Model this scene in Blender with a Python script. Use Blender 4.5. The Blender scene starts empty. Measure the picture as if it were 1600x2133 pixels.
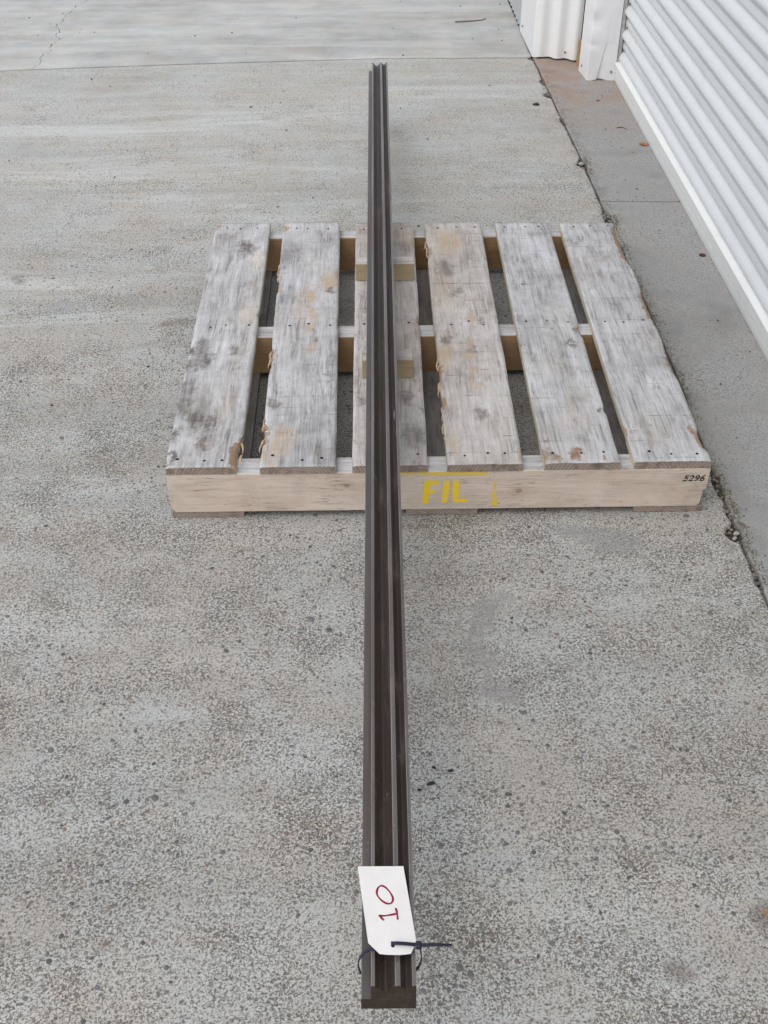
import bpy, bmesh, math, random
from mathutils import Vector, Matrix, noise as mnoise

S = bpy.context.scene
COL = S.collection
R = math.radians
rnd = random.Random(11)

# ------------------------------------------------------------------ camera
pitch, yaw, roll = 0.677434, 0.0245206, 0.0028408
cp, sp = math.cos(pitch), math.sin(pitch)
F = Vector((math.sin(yaw) * cp, math.cos(yaw) * cp, -sp))
RT = Vector((math.cos(yaw), -math.sin(yaw), 0))
UP = RT.cross(F)
R2 = RT * math.cos(roll) + UP * math.sin(roll)
U2 = -RT * math.sin(roll) + UP * math.cos(roll)
cam_data = bpy.data.cameras.new('camera')
cam = bpy.data.objects.new('camera', cam_data)
COL.objects.link(cam)
cam.matrix_world = Matrix(((R2.x, U2.x, -F.x, 0), (R2.y, U2.y, -F.y, 0), (R2.z, U2.z, -F.z, 1.57156), (0, 0, 0, 1)))
cam_data.sensor_fit = 'AUTO'
cam_data.sensor_width = 36
cam_data.lens = 2366.03 / 2133 * 36
cam_data.clip_start = 0.02
cam_data.clip_end = 500
S.camera = cam

# ------------------------------------------------------------------ world, sun, exposure
SUN_ELEV, SUN_AZ = R(60), R(218)          # azimuth clockwise from +Y: the light comes from the left
world = bpy.data.worlds.new('World')
S.world = world
world.use_nodes = True
wn = world.node_tree
wn.nodes.clear()
sky = wn.nodes.new('ShaderNodeTexSky')
sky.sky_type = 'NISHITA'
sky.sun_disc = False
sky.sun_elevation = SUN_ELEV
sky.sun_rotation = SUN_AZ
sky.dust_density = 2.5
sky.air_density = 1.0
sky.ozone_density = 1.0
hs = wn.nodes.new('ShaderNodeHueSaturation')
hs.inputs['Saturation'].default_value = 0.36
bg = wn.nodes.new('ShaderNodeBackground')
bg.inputs['Strength'].default_value = 0.15
wo = wn.nodes.new('ShaderNodeOutputWorld')
wn.links.new(sky.outputs[0], hs.inputs['Color'])
wn.links.new(hs.outputs[0], bg.inputs['Color'])
wn.links.new(bg.outputs[0], wo.inputs['Surface'])

sun_d = bpy.data.lights.new('sun', 'SUN')
sun_d.energy = 0.5
sun_d.angle = R(130)
sun_d.color = (1.0, 0.97, 0.93)
sun = bpy.data.objects.new('sun', sun_d)
COL.objects.link(sun)
to_sun = Vector((math.sin(SUN_AZ) * math.cos(SUN_ELEV), math.cos(SUN_AZ) * math.cos(SUN_ELEV), math.sin(SUN_ELEV)))
sun.rotation_euler = to_sun.to_track_quat('Z', 'Y').to_euler()
sun.location = to_sun * 30

vs = S.view_settings
vs.view_transform = 'Standard'
vs.look = 'None'
vs.exposure = 0.5
vs.gamma = 1.0
vs.use_curve_mapping = False


# ------------------------------------------------------------------ object helpers
def link(name, me, mats=(), parent=None):
    if me is not None:
        for m in (mats if isinstance(mats, (list, tuple)) else [mats]):
            me.materials.append(m)
    o = bpy.data.objects.new(name, me)
    COL.objects.link(o)
    if parent is not None:
        o.parent = parent
    return o


def from_bm(name, bm, mats=(), parent=None, smooth=False):
    me = bpy.data.meshes.new(name)
    bm.normal_update()
    bm.to_mesh(me)
    bm.free()
    if smooth:
        for p in me.polygons:
            p.use_smooth = True
    return link(name, me, mats, parent)


def from_data(name, verts, faces, mats=(), parent=None, smooth=False, idx=None):
    me = bpy.data.meshes.new(name)
    me.from_pydata([tuple(v) for v in verts], [], faces)
    me.update()
    if idx:
        for p, i in zip(me.polygons, idx):
            p.material_index = i
    if smooth:
        for p in me.polygons:
            p.use_smooth = True
    return link(name, me, mats, parent)


def thing(name, label, cat, loc=(0, 0, 0), rz=0.0, group=None):
    o = link(name, None)
    o.location = loc
    o.rotation_euler = (0, 0, rz)
    return tag(o, label, cat, group)


def tag(o, label, cat, group=None):
    o['label'] = label
    o['category'] = cat
    if group:
        o['group'] = group
    return o


def kind(o, k):
    o['kind'] = k
    return o


def prism(profile, axis, a, b, caps=True):
    """closed profile of (p, q) extruded along axis from a to b; returns verts, faces"""
    n = len(profile)
    vs_, fs = [], []
    for t in (a, b):
        for p, q in profile:
            vs_.append({'y': (p, t, q), 'x': (t, p, q), 'z': (p, q, t)}[axis])
    for i in range(n):
        j = (i + 1) % n
        fs.append((i, j, n + j, n + i))
    if caps:
        fs.append(tuple(range(n - 1, -1, -1)))
        fs.append(tuple(range(n, 2 * n)))
    return vs_, fs


def fix_normals(o):
    bm = bmesh.new()
    bm.from_mesh(o.data)
    bmesh.ops.recalc_face_normals(bm, faces=bm.faces)
    bm.to_mesh(o.data)
    bm.free()
    return o


def bevel(o, w=0.001, seg=1, ang=30):
    bm = bmesh.new()
    bm.from_mesh(o.data)
    bmesh.ops.recalc_face_normals(bm, faces=bm.faces)
    es = [e for e in bm.edges if len(e.link_faces) == 2 and e.calc_face_angle(0) > R(ang)]
    bmesh.ops.bevel(bm, geom=es, offset=w, segments=seg, affect='EDGES', profile=0.5)
    bm.to_mesh(o.data)
    bm.free()
    return o


def fbm(x, y=0.0, z=0.0, oct_=3):
    return mnoise.fractal(Vector((x, y, z)), 1.0, 2.0, oct_)


# ------------------------------------------------------------------ shader helpers
class NT:
    def __init__(self, name):
        self.m = bpy.data.materials.new(name)
        self.m.use_nodes = True
        self.t = self.m.node_tree
        self.t.nodes.clear()
        self.out = self.t.nodes.new('ShaderNodeOutputMaterial')
        self.b = self.t.nodes.new('ShaderNodeBsdfPrincipled')
        self.t.links.new(self.b.outputs[0], self.out.inputs['Surface'])

    def put(self, sock, v):
        if isinstance(v, bpy.types.NodeSocket):
            self.t.links.new(v, sock)
        elif v is not None:
            if isinstance(v, (tuple, list)) and len(v) == 3 and sock.type == 'RGBA':
                v = (*v, 1)
            sock.default_value = v

    def n(self, typ, **kw):
        nd = self.t.nodes.new('ShaderNode' + typ)
        for k, v in kw.items():
            setattr(nd, k, v)
        return nd

    def math(self, op, a, b=None, c=None, clamp=False):
        nd = self.n('Math', operation=op, use_clamp=clamp)
        self.put(nd.inputs[0], a)
        self.put(nd.inputs[1], b)
        if c is not None:
            self.put(nd.inputs[2], c)
        return nd.outputs[0]

    def vmath(self, op, a, b=None, scale=None):
        nd = self.n('VectorMath', operation=op)
        self.put(nd.inputs[0], a)
        if b is not None:
            self.put(nd.inputs[1], b)
        if scale is not None:
            self.put(nd.inputs['Scale'], scale)
        return nd.outputs['Value'] if op in ('LENGTH', 'DISTANCE', 'DOT_PRODUCT') else nd.outputs[0]

    def mix(self, f, a, b, blend='MIX'):
        nd = self.n('Mix', data_type='RGBA', blend_type=blend)
        self.put(nd.inputs[0], f)
        self.put(nd.inputs[6], a)
        self.put(nd.inputs[7], b)
        return nd.outputs[2]

    def step(self, v, lo, hi):
        """smooth 0..1 as v goes lo..hi"""
        nd = self.n('MapRange', interpolation_type='SMOOTHSTEP')
        self.put(nd.inputs[0], v)
        nd.inputs[1].default_value = lo
        nd.inputs[2].default_value = hi
        return nd.outputs[0]

    def remap(self, v, a, b, c, d):
        nd = self.n('MapRange')
        self.put(nd.inputs[0], v)
        for i, x in enumerate((a, b, c, d)):
            nd.inputs[i + 1].default_value = x
        return nd.outputs[0]

    def ramp(self, f, stops, interp='LINEAR'):
        nd = self.n('ValToRGB')
        nd.color_ramp.interpolation = interp
        e = nd.color_ramp.elements
        while len(e) > 1:
            e.remove(e[-1])
        e[0].position, e[0].color = stops[0][0], (*stops[0][1], 1)
        for p, c in stops[1:]:
            x = e.new(p)
            x.color = (*c, 1)
        self.put(nd.inputs[0], f)
        return nd.outputs[0]

    def obj(self):
        return self.n('TexCoord').outputs['Object']

    def pos(self):
        return self.n('NewGeometry').outputs['Position']

    def sep(self, v):
        nd = self.n('SeparateXYZ')
        self.put(nd.inputs[0], v)
        return nd.outputs

    def scale(self, v, s):
        return self.vmath('MULTIPLY', v, s)

    def noise(self, v, sc, det=3.0, rough=0.55, dist=0.0, col=False):
        nd = self.n('TexNoise')
        self.put(nd.inputs['Vector'], v)
        nd.inputs['Scale'].default_value = sc
        nd.inputs['Detail'].default_value = det
        nd.inputs['Roughness'].default_value = rough
        nd.inputs['Distortion'].default_value = dist
        return nd.outputs['Color' if col else 'Fac']

    def voro(self, v, sc, feature='F1', rand=1.0):
        nd = self.n('TexVoronoi', feature=feature)
        self.put(nd.inputs['Vector'], v)
        nd.inputs['Scale'].default_value = sc
        nd.inputs['Randomness'].default_value = rand
        return nd.outputs

    def bump(self, h, strength=1.0, dist=0.001, normal=None):
        nd = self.n('Bump')
        nd.inputs['Strength'].default_value = strength
        nd.inputs['Distance'].default_value = dist
        self.put(nd.inputs['Height'], h)
        if normal is not None:
            self.put(nd.inputs['Normal'], normal)
        return nd.outputs[0]

    def done(self, color, rough=0.8, metal=0.0, normal=None, spec=0.3):
        self.put(self.b.inputs['Base Color'], color)
        self.put(self.b.inputs['Roughness'], rough)
        self.put(self.b.inputs['Metallic'], metal)
        self.put(self.b.inputs['Specular IOR Level'], spec)
        if normal is not None:
            self.put(self.b.inputs['Normal'], normal)
        return self.m


def simple(name, color, rough=0.7, metal=0.0, var=0.12, sc=40, spec=0.3, bump=0.0):
    t = NT(name)
    v = t.obj()
    nz = t.noise(v, sc, 4)
    c = t.mix(1.0, color, t.ramp(nz, [(0.3, (1 - var,) * 3), (0.7, (1 + var * 0.6,) * 3)]), 'MULTIPLY')
    nrm = t.bump(nz, bump, 0.001) if bump else None
    return t.done(c, rough, metal, nrm, spec)


def blobs(t, p, spots, warp=0.03, wsc=24, soft=0.007):
    """stain mask: union of circles (x, y, r) on the ground plane, edges broken by noise"""
    w = t.noise(p, wsc, 4, 0.6, col=True)
    w = t.vmath('SCALE', t.vmath('SUBTRACT', w, (0.5, 0.5, 0.5)), scale=warp * 2.5)
    q = t.vmath('MULTIPLY', t.vmath('ADD', p, w), (1, 1, 0))
    best = None
    for x, y, r in spots:
        d = t.math('SUBTRACT', t.vmath('DISTANCE', q, (x, y, 0)), r)
        best = d if best is None else t.math('SMOOTH_MIN', best, d, 0.02)
    return t.math('SUBTRACT', 1.0, t.step(best, -soft, soft))


# ------------------------------------------------------------------ materials: concrete
SMEAR = [(0.285, 1.675, .016), (0.262, 1.672, .018), (0.243, 1.655, .02), (0.24, 1.625, .018), (0.24, 1.597, .024),
         (0.213, 1.57, .013), (0.208, 1.545, .013), (0.218, 1.515, .022), (0.236, 1.508, .024), (0.233, 1.483, .01),
         (0.226, 1.455, .014), (0.228, 1.43, .018), (0.25, 1.418, .02), (0.272, 1.413, .016)]
SMEAR2 = [(0.44, 1.878, .025), (0.48, 1.868, .032), (0.52, 1.855, .034), (0.56, 1.835, .032), (0.585, 1.82, .025)]
SMEAR3 = [(-0.85, 2.905, .03), (-0.875, 2.89, .03), (-0.63, 2.93, .03), (-0.58, 2.93, .015), (-0.43, 1.52, .012), (-0.64, 1.99, .016)]
DARK = [(0.452, 0.872, .016), (0.468, 0.862, .012), (-0.655, 1.49, .009), (-0.652, 1.478, .006), (-0.535, 2.80, .018), (-0.495, 2.812, .016),
        (-0.46, 2.82, .012), (-1.02, 3.08, .014), (-1.0, 3.06, .018), (-0.39, 0.93, .008), (0.62, 0.955, .03)]


def concrete(name, agg, base, warm, seed=0.0, stains=True, streak=1.0, apron=False):
    t = NT(name)
    p0 = t.pos()
    p = t.vmath('ADD', p0, (seed, seed * 1.7, 0))
    xyz = t.sep(p0)
    # broad tone: blotches and broom streaks running across the slab
    big = t.noise(p, 1.5, 4, 0.6)
    strk = t.noise(t.scale(p, (0.55, 5.5, 1)), 1.5, 5, 0.62, 0.4)
    grit = t.noise(p, 330, 2, 0.7)
    mid = t.noise(p, 6.0, 5, 0.68)
    tone = t.math('ADD', t.math('MULTIPLY', t.math('SUBTRACT', big, 0.5), 0.55),
                  t.math('MULTIPLY', t.math('SUBTRACT', strk, 0.5), 0.6 * streak))
    tone = t.math('ADD', tone, t.math('MULTIPLY', t.math('SUBTRACT', mid, 0.5), 0.62))
    tone = t.math('ADD', 1.0, t.math('ADD', tone, t.math('MULTIPLY', t.math('SUBTRACT', grit, 0.5), 0.5)))
    hue = t.noise(t.vmath('ADD', p, (7.3, 2.2, 0)), 3.4, 6, 0.72)
    paste = t.mix(t.step(hue, 0.38, 0.64), base, warm)
    comb = t.n('CombineXYZ')
    for i in range(3):
        t.put(comb.inputs[i], tone)
    paste = t.mix(1.0, paste, comb.outputs[0], 'MULTIPLY')
    # pale trowelled skin left in long streaks across the slab
    pale = t.step(t.noise(t.scale(t.vmath('ADD', p, t.vmath('SCALE', t.noise(p, 0.9, 2, col=True), scale=0.22)), (0.42, 4.2, 1)), 1.7, 7, 0.72, 0.25), 0.50, 0.72)
    if not apron:
        pale = t.math('MULTIPLY', pale, t.remap(xyz[1], 1.2, 3.6, 0.30, 0.72))
        paste = t.mix(pale, paste, (0.560, 0.566, 0.552))
    # how far the paste is worn off the aggregate
    dens = t.math('ADD', t.math('MULTIPLY', t.math('SUBTRACT', big, 0.5), 0.55), agg)
    dens = t.math('ADD', dens, t.math('MULTIPLY', t.math('SUBTRACT', mid, 0.5), 1.1))
    if not apron:
        dens = t.math('SUBTRACT', dens, t.math('MULTIPLY', pale, 0.30))
        dens = t.math('SUBTRACT', dens, t.math('MULTIPLY', t.step(xyz[1], 1.7, 4.9), 0.30))
    # worn, pitted skin: irregular dark flecks between pale ridges of paste
    worm = t.math('ADD', t.math('MULTIPLY', t.noise(p, 232, 3, 0.62, 0.9), 0.66), t.math('MULTIPLY', t.noise(t.vmath('ADD', p, (2, 5, 0)), 360, 2, 0.6, 0.5), 0.36))
    thr = t.math('SUBTRACT', worm, t.math('MULTIPLY', t.math('SUBTRACT', dens, 0.5), 0.19))
    fleck = t.math('SUBTRACT', 1.0, t.step(thr, 0.425, 0.48))
    fcol = t.mix(t.noise(t.vmath('ADD', p, (4, 7, 0)), 85, 2), (0.078, 0.078, 0.072), (0.265, 0.24, 0.205))
    deep = t.math('SUBTRACT', 1.0, t.step(thr, 0.35, 0.425))
    col = t.mix(t.math('MULTIPLY', fleck, t.remap(mid, 0.35, 0.65, 0.64, 0.9)), paste, fcol)
    col = t.mix(t.math('MULTIPLY', deep, 0.6), col, (0.055, 0.050, 0.043))
    ridge = t.math('MULTIPLY', t.step(thr, 0.47, 0.60), t.step(dens, 0.1, 0.5))
    col = t.mix(t.math('MULTIPLY', ridge, 0.30), col, tuple(x * 1.42 for x in base))
    hgt = t.math('ADD', worm, t.math('MULTIPLY', grit, 0.35))
    # stones cut flush, colour per stone
    pw = t.vmath('ADD', t.scale(p, (1, 1, 0.15)), t.vmath('SCALE', t.noise(p, 190, 2, col=True), scale=0.0045))
    for k, (sc, amt, r0, r1) in enumerate(((150, 0.72, 0.24, 0.42), (84, 0.30, 0.20, 0.33))):
        v = t.voro(t.vmath('ADD', pw, (k * 3.1, k * 1.3, 0)), sc)
        rc = t.sep(v['Color'])
        d = t.math('DIVIDE', v['Distance'], t.math('ADD', t.math('MULTIPLY', rc[1], 0.45), 0.65))
        on = t.step(t.math('SUBTRACT', t.math('MULTIPLY', dens, amt * (0.3 if apron else 1)), rc[0]), -0.04, 0.04)
        m = t.math('MULTIPLY', t.math('SUBTRACT', 1.0, t.step(d, r0, r1)), on)
        sc_col = t.ramp(rc[2], [(0.0, (0.095, 0.097, 0.093)), (0.3, (0.15, 0.146, 0.136)), (0.55, (0.215, 0.20, 0.178)),
                                (0.75, (0.18, 0.185, 0.185)), (0.92, (0.28, 0.24, 0.195)), (1.0, (0.25, 0.175, 0.135))])
        col = t.mix(t.math('MULTIPLY', m, 0.82), col, sc_col)
    flat = None
    if stains:
        for spots, c, a, wr in ((SMEAR, (0.262, 0.252, 0.25), 0.66, .030), (SMEAR2, (0.245, 0.25, 0.25), 0.62, .05), (SMEAR3, (0.31, 0.315, 0.32), 0.5, .03)):
            mk = t.math('MULTIPLY', blobs(t, p0, spots, wr, 24, .011), a)
            mk = t.math('MULTIPLY', mk, t.remap(t.noise(p, 60, 4, 0.7), 0.3, 0.6, 0.55, 1.0))
            c2 = t.mix(t.noise(p, 90, 3), tuple(x * 0.8 for x in c), tuple(x * 1.25 for x in c))
            col = t.mix(mk, col, c2)
            flat = mk if flat is None else t.math('MAXIMUM', flat, mk)
        dk = t.math('MULTIPLY', blobs(t, p0, DARK, .018, 30, .012), 0.5)
        col = t.mix(dk, col, (0.15, 0.12, 0.10))
    if apron:
        # rust coloured wash where water stands beside the jamb
        a = t.math('SUBTRACT', 1.0, t.step(t.vmath('DISTANCE', t.scale(p0, (1, 1, 0)), (0.96, 4.95, 0)), 0.05, 0.95))
        a = t.math('MULTIPLY', a, t.step(t.noise(p, 7, 5, 0.7), 0.34, 0.60))
        col = t.mix(t.math('MULTIPLY', a, 0.6), col, (0.37, 0.225, 0.15))
    # dirt gathered along the joint
    edge = t.math('SUBTRACT', 1.0, t.step(t.math('ABSOLUTE', t.math('SUBTRACT', xyz[0], 0.81)), 0.0, 0.08))
    edge = t.math('MULTIPLY', edge, t.step(t.noise(p, 15, 5, 0.7), 0.45, 0.65))
    col = t.mix(t.math('MULTIPLY', edge, 0.42), col, (0.19, 0.165, 0.12))
    nrm = t.bump(hgt, 0.75, 0.0022)
    return t.done(col, 0.85, 0.0, nrm, 0.25)


M_SLAB = concrete('exposed_concrete', 0.76, (0.455, 0.460, 0.443), (0.432, 0.405, 0.36))
M_SLAB_FAR = concrete('smooth_concrete', 0.10, (0.44, 0.448, 0.438), (0.445, 0.432, 0.40), 3.7, False, 1.2)
M_APRON = concrete('apron_concrete', 0.40, (0.33, 0.332, 0.328), (0.335, 0.322, 0.305), 8.1, False, 0.35, True)

M_SOIL = simple('joint_soil', (0.075, 0.063, 0.048), 0.95, 0, 0.5, 160, bump=0.8)
M_GROUND = simple('ground_soil', (0.10, 0.085, 0.065), 0.95, 0, 0.4, 3)
M_MOSS = simple('moss', (0.17, 0.155, 0.075), 0.95, 0, 0.5, 200)


def pebble_mat():
    t = NT('pebble_stone')
    a = t.n('Attribute', attribute_name='stone')
    c = t.mix(1.0, a.outputs['Color'], t.ramp(t.noise(t.pos(), 500, 3), [(0.3, (0.75,) * 3), (0.7, (1.25,) * 3)]), 'MULTIPLY')
    return t.done(c, 0.7, 0, None, 0.35)


M_PEBBLE = pebble_mat()


# ------------------------------------------------------------------ materials: timber
def timber(name, axis, ramp, stain=0.6, warm=0.5, knots=(), saw=0.5, light=1.0, dark=(0.16, 0.145, 0.13), marks=(), raw=False):
    """axis: index of the grain direction in object space. knots: (a, b, r) in the two in-face coordinates."""
    t = NT(name)
    p = t.obj()
    rand = t.n('ObjectInfo').outputs['Random']
    off = t.n('CombineXYZ')
    t.put(off.inputs[0], t.math('MULTIPLY', rand, 13.7))
    t.put(off.inputs[1], t.math('MULTIPLY', rand, 31.1))
    t.put(off.inputs[2], t.math('MULTIPLY', rand, 7.9))
    q = t.vmath('ADD', p, off.outputs[0])
    s1 = [70.0, 70.0, 70.0]
    s1[axis] = 3.0
    s2 = [220.0, 220.0, 220.0]
    s2[axis] = 9.0
    warp = t.vmath('SCALE', t.vmath('SUBTRACT', t.noise(q, 5, 2, col=True), (0.5, 0.5, 0.5)), scale=0.022)
    qw = t.vmath('ADD', q, warp)
    g1 = t.noise(t.scale(qw, tuple(s1)), 1.0, 4, 0.6)
    g2 = t.noise(t.scale(qw, tuple(s2)), 1.0, 3, 0.6)
    bl = t.math('ADD', t.math('MULTIPLY', t.math('SUBTRACT', t.noise(t.scale(qw, tuple(0.5 if i == axis else 1.0 for i in range(3))), 8.0, 7, 0.7), 0.5), 1.25), 0.5)
    bl2 = t.noise(t.vmath('ADD', q, (3, 8, 1)), 22, 5, 0.68)
    val = t.math('ADD', t.math('MULTIPLY', g1, 0.42), t.math('ADD', t.math('MULTIPLY', bl, 0.38), t.math('MULTIPLY', bl2, 0.20)))
    val = t.math('ADD', val, t.math('MULTIPLY', t.math('SUBTRACT', g2, 0.5), 0.34))
    col = t.ramp(val, ramp)
    # warm, less weathered patches drawn out along the grain
    s3 = [9.0, 9.0, 9.0]
    s3[axis] = 2.4
    wm = t.step(t.noise(t.vmath('ADD', t.scale(q, tuple(s3)), (5, 1, 2)), 1.0, 5, 0.68), 0.50, 0.68)
    col = t.mix(t.math('MULTIPLY', wm, warm * 0.8), col, (0.44, 0.355, 0.26))
    wm2 = t.step(t.noise(t.vmath('ADD', t.scale(q, tuple(x * 2.1 for x in s3)), (1, 6, 2)), 1.0, 4, 0.7), 0.63, 0.74)
    col = t.mix(t.math('MULTIPLY', wm2, warm * 0.9), col, (0.30, 0.185, 0.10))
    # grey-black mould and dirt
    st = t.step(t.math('ADD', t.math('MULTIPLY', t.noise(t.vmath('ADD', t.scale(qw, tuple(0.55 if i == axis else 1.0 for i in range(3))), (2.2, 4.1, 0)), 6.5, 7, 0.72), 0.7), t.math('MULTIPLY', g1, 0.3)), 0.50, 0.66)
    col = t.mix(t.math('MULTIPLY', st, stain), col, dark)
    sp_ = t.step(t.noise(t.vmath('ADD', q, (9, 1, 3)), 60, 4, 0.7), 0.62, 0.72)
    col = t.mix(t.math('MULTIPLY', sp_, stain * 0.75), col, dark)
    # fine drying checks along the grain
    s5 = [95.0, 95.0, 95.0]
    s5[axis] = 4.5
    ck = t.math('ABSOLUTE', t.math('SUBTRACT', t.noise(t.vmath('ADD', t.scale(qw, tuple(s5)), (6, 2, 9)), 1.0, 3, 0.55), 0.5))
    ck = t.math('SUBTRACT', 1.0, t.step(ck, 0.006, 0.028))
    ck = t.math('MULTIPLY', ck, t.step(t.noise(t.vmath('ADD', q, (1, 1, 7)), 14, 4, 0.7), 0.44, 0.66))
    col = t.mix(t.math('MULTIPLY', ck, 0.55 if stain > 0.25 else 0.12), col, (0.12, 0.105, 0.095))
    # saw marks straight across the grain, each broken off part-way
    if saw:
        c = [0.0, 0.0, 0.0]
        sx = t.sep(t.vmath('ADD', q, t.vmath('SCALE', t.noise(q, 3, 1, col=True), scale=0.012)))
        cells = t.n('TexVoronoi', voronoi_dimensions='1D', feature='F1')
        t.put(cells.inputs['W'], sx[axis])
        cells.inputs['Scale'].default_value = 15
        ln = t.math('SUBTRACT', 1.0, t.step(cells.outputs['Distance'], 0.012, 0.05))
        s4 = [16.0, 16.0, 16.0]
        s4[axis] = 30.0
        ln = t.math('MULTIPLY', ln, t.step(t.noise(t.vmath('ADD', t.scale(q, tuple(s4)), (3, 3, 8)), 1, 4, 0.7), 0.46, 0.70))
        col = t.mix(t.math('MULTIPLY', ln, saw), col, (0.16, 0.145, 0.13))
    h = t.math('SUBTRACT', t.math('ADD', t.math('MULTIPLY', g2, 0.6), t.math('MULTIPLY', bl2, 0.7)), t.math('MULTIPLY', ck, 0.5))
    if knots:
        oth = [i for i in range(3) if i != axis]
        sx = t.sep(p)
        for ka, kb, kr, pl in knots:           # pl: the two coordinates the face lies in
            da = t.math('DIVIDE', t.math('SUBTRACT', sx[pl[0]], ka), 1.25 if pl[0] == axis else 1.0)
            db = t.math('DIVIDE', t.math('SUBTRACT', sx[pl[1]], kb), 1.25 if pl[1] == axis else 1.0)
            d = t.math('SQRT', t.math('ADD', t.math('MULTIPLY', da, da), t.math('MULTIPLY', db, db)))
            d = t.math('ADD', d, t.math('MULTIPLY', t.math('SUBTRACT', t.noise(p, 55, 3), 0.5), kr * 0.55))
            ring = t.math('MULTIPLY', t.math('ADD', t.math('SINE', t.math('MULTIPLY', d, 6.283 * 2.1 / kr)), 1.0), 0.5)
            fade = t.math('SUBTRACT', 1.0, t.step(d, kr * 0.3, kr * 2.6))
            col = t.mix(t.math('MULTIPLY', t.math('MULTIPLY', ring, fade), 0.42), col, (0.30, 0.27, 0.25) if raw else (0.27, 0.175, 0.115))
            core = t.math('SUBTRACT', 1.0, t.step(d, kr * 0.45, kr * 0.75))
            col = t.mix(t.math('MULTIPLY', core, 0.6), col, (0.36, 0.325, 0.30) if raw else (0.26, 0.165, 0.11))
    for spots, mc, ma in marks:
        k = [1.0, 1.0, 0.0]
        k[axis] = 0.5
        w = t.vmath('SCALE', t.vmath('SUBTRACT', t.noise(p, 26, 5, 0.7, col=True), (0.5, 0.5, 0.5)), scale=0.085)
        qq = t.vmath('MULTIPLY', t.vmath('ADD', p, w), tuple(k))
        best = None
        for x, y, r in spots:
            d = t.math('DIVIDE', t.vmath('DISTANCE', qq, (x * k[0], y * k[1], 0)), r)
            best = d if best is None else t.math('MINIMUM', best, d)
        mk = t.math('SUBTRACT', 1.0, t.step(best, 0.35, 1.25))
        mk = t.math('MULTIPLY', mk, t.step(t.math('ADD', t.math('MULTIPLY', g1, 0.6), t.math('MULTIPLY', t.noise(qw, 60, 4, 0.7), 0.4)), 0.30, 0.58))
        col = t.mix(t.math('MULTIPLY', mk, ma), col, mc)
    if raw:
        ra = t.n('Attribute', attribute_name='raw').outputs['Fac']
        rm = t.step(t.math('ADD', ra, t.math('MULTIPLY', t.math('SUBTRACT', t.noise(t.scale(p, (1, 0.3, 1)), 120, 4, 0.7), 0.5), 1.5)), 0.42, 0.6)
        rc = t.mix(g2, (0.19, 0.105, 0.055), (0.52, 0.36, 0.24))
        col = t.mix(t.math('MULTIPLY', rm, 0.9), col, rc)
        h = t.math('SUBTRACT', h, t.math('MULTIPLY', rm, 0.8))
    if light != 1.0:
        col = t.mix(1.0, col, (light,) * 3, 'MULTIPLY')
    nrm = t.bump(h, 0.55, 0.0016)
    return t.done(col, 0.85, 0, nrm, 0.2)


WEATHER = [(0.30, (0.17, 0.16, 0.155)), (0.40, (0.315, 0.308, 0.306)), (0.48, (0.445, 0.438, 0.438)), (0.57, (0.555, 0.55, 0.555)), (0.70, (0.66, 0.658, 0.668))]
WEATHER2 = [(0.30, (0.20, 0.175, 0.155)), (0.40, (0.335, 0.30, 0.275)), (0.48, (0.45, 0.42, 0.395)), (0.57, (0.55, 0.525, 0.505)), (0.70, (0.64, 0.62, 0.605))]
PINE = [(0.30, (0.42, 0.33, 0.26)), (0.42, (0.55, 0.45, 0.37)), (0.52, (0.615, 0.515, 0.43)), (0.70, (0.665, 0.575, 0.495))]
SHADEPINE = [(0.30, (0.22, 0.125, 0.06)), (0.45, (0.30, 0.185, 0.095)), (0.6, (0.35, 0.225, 0.125)), (0.75, (0.40, 0.27, 0.16))]
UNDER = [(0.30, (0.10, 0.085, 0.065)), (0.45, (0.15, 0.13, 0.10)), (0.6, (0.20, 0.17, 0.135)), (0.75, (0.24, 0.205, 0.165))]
CREAM = [(0.30, (0.38, 0.33, 0.23)), (0.45, (0.52, 0.47, 0.35)), (0.6, (0.60, 0.55, 0.42)), (0.75, (0.63, 0.59, 0.47))]
BLOCKW = [(0.30, (0.27, 0.205, 0.12)), (0.45, (0.35, 0.275, 0.17)), (0.6, (0.40, 0.32, 0.205)), (0.75, (0.44, 0.36, 0.245))]
MOULD, WARM, RUSTY = (0.13, 0.113, 0.10), (0.45, 0.345, 0.235), (0.25, 0.14, 0.075)
MK0 = [([(-.405, 2.25, .02), (-.41, 2.06, .016), (-.39, 2.44, .02), (-.32, 2.975, .028), (-.392, 2.40, .03), (-.405, 2.35, .025), (-.37, 2.37, .02), (-.31, 2.42, .013), (-.40, 2.17, .026), (-.365, 2.11, .024), (-.33, 2.10, .02), (-.402, 1.975, .012), (-.345, 2.03, .014)], MOULD, .95),
       ([(-.285, 2.60, .03), (-.28, 2.9, .03)], (0.60, 0.53, 0.42), .5)]
MK1 = [([(-.13, 2.69, .022), (-.122, 2.58, .02), (-.125, 2.52, .018), (-.118, 2.43, .016), (-.08, 2.76, .03), (-.175, 2.03, .035), (-.2, 1.97, .02), (-.13, 2.62, .02)], WARM, .8),
       ([(-.112, 2.505, .008), (-.075, 2.715, .011), (-.112, 2.455, .008), (-.205, 2.18, .015), (-.07, 2.29, .013)], MOULD, .8)]
MK2 = [([(.133, 2.144, .010), (.12, 2.05, .03), (.105, 2.2, .02), (.0, 2.19, .014)], MOULD, .7), ([(.13, 3.05, .04), (.12, 2.85, .03), (.09, 2.42, .03)], WARM, .5)]
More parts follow.
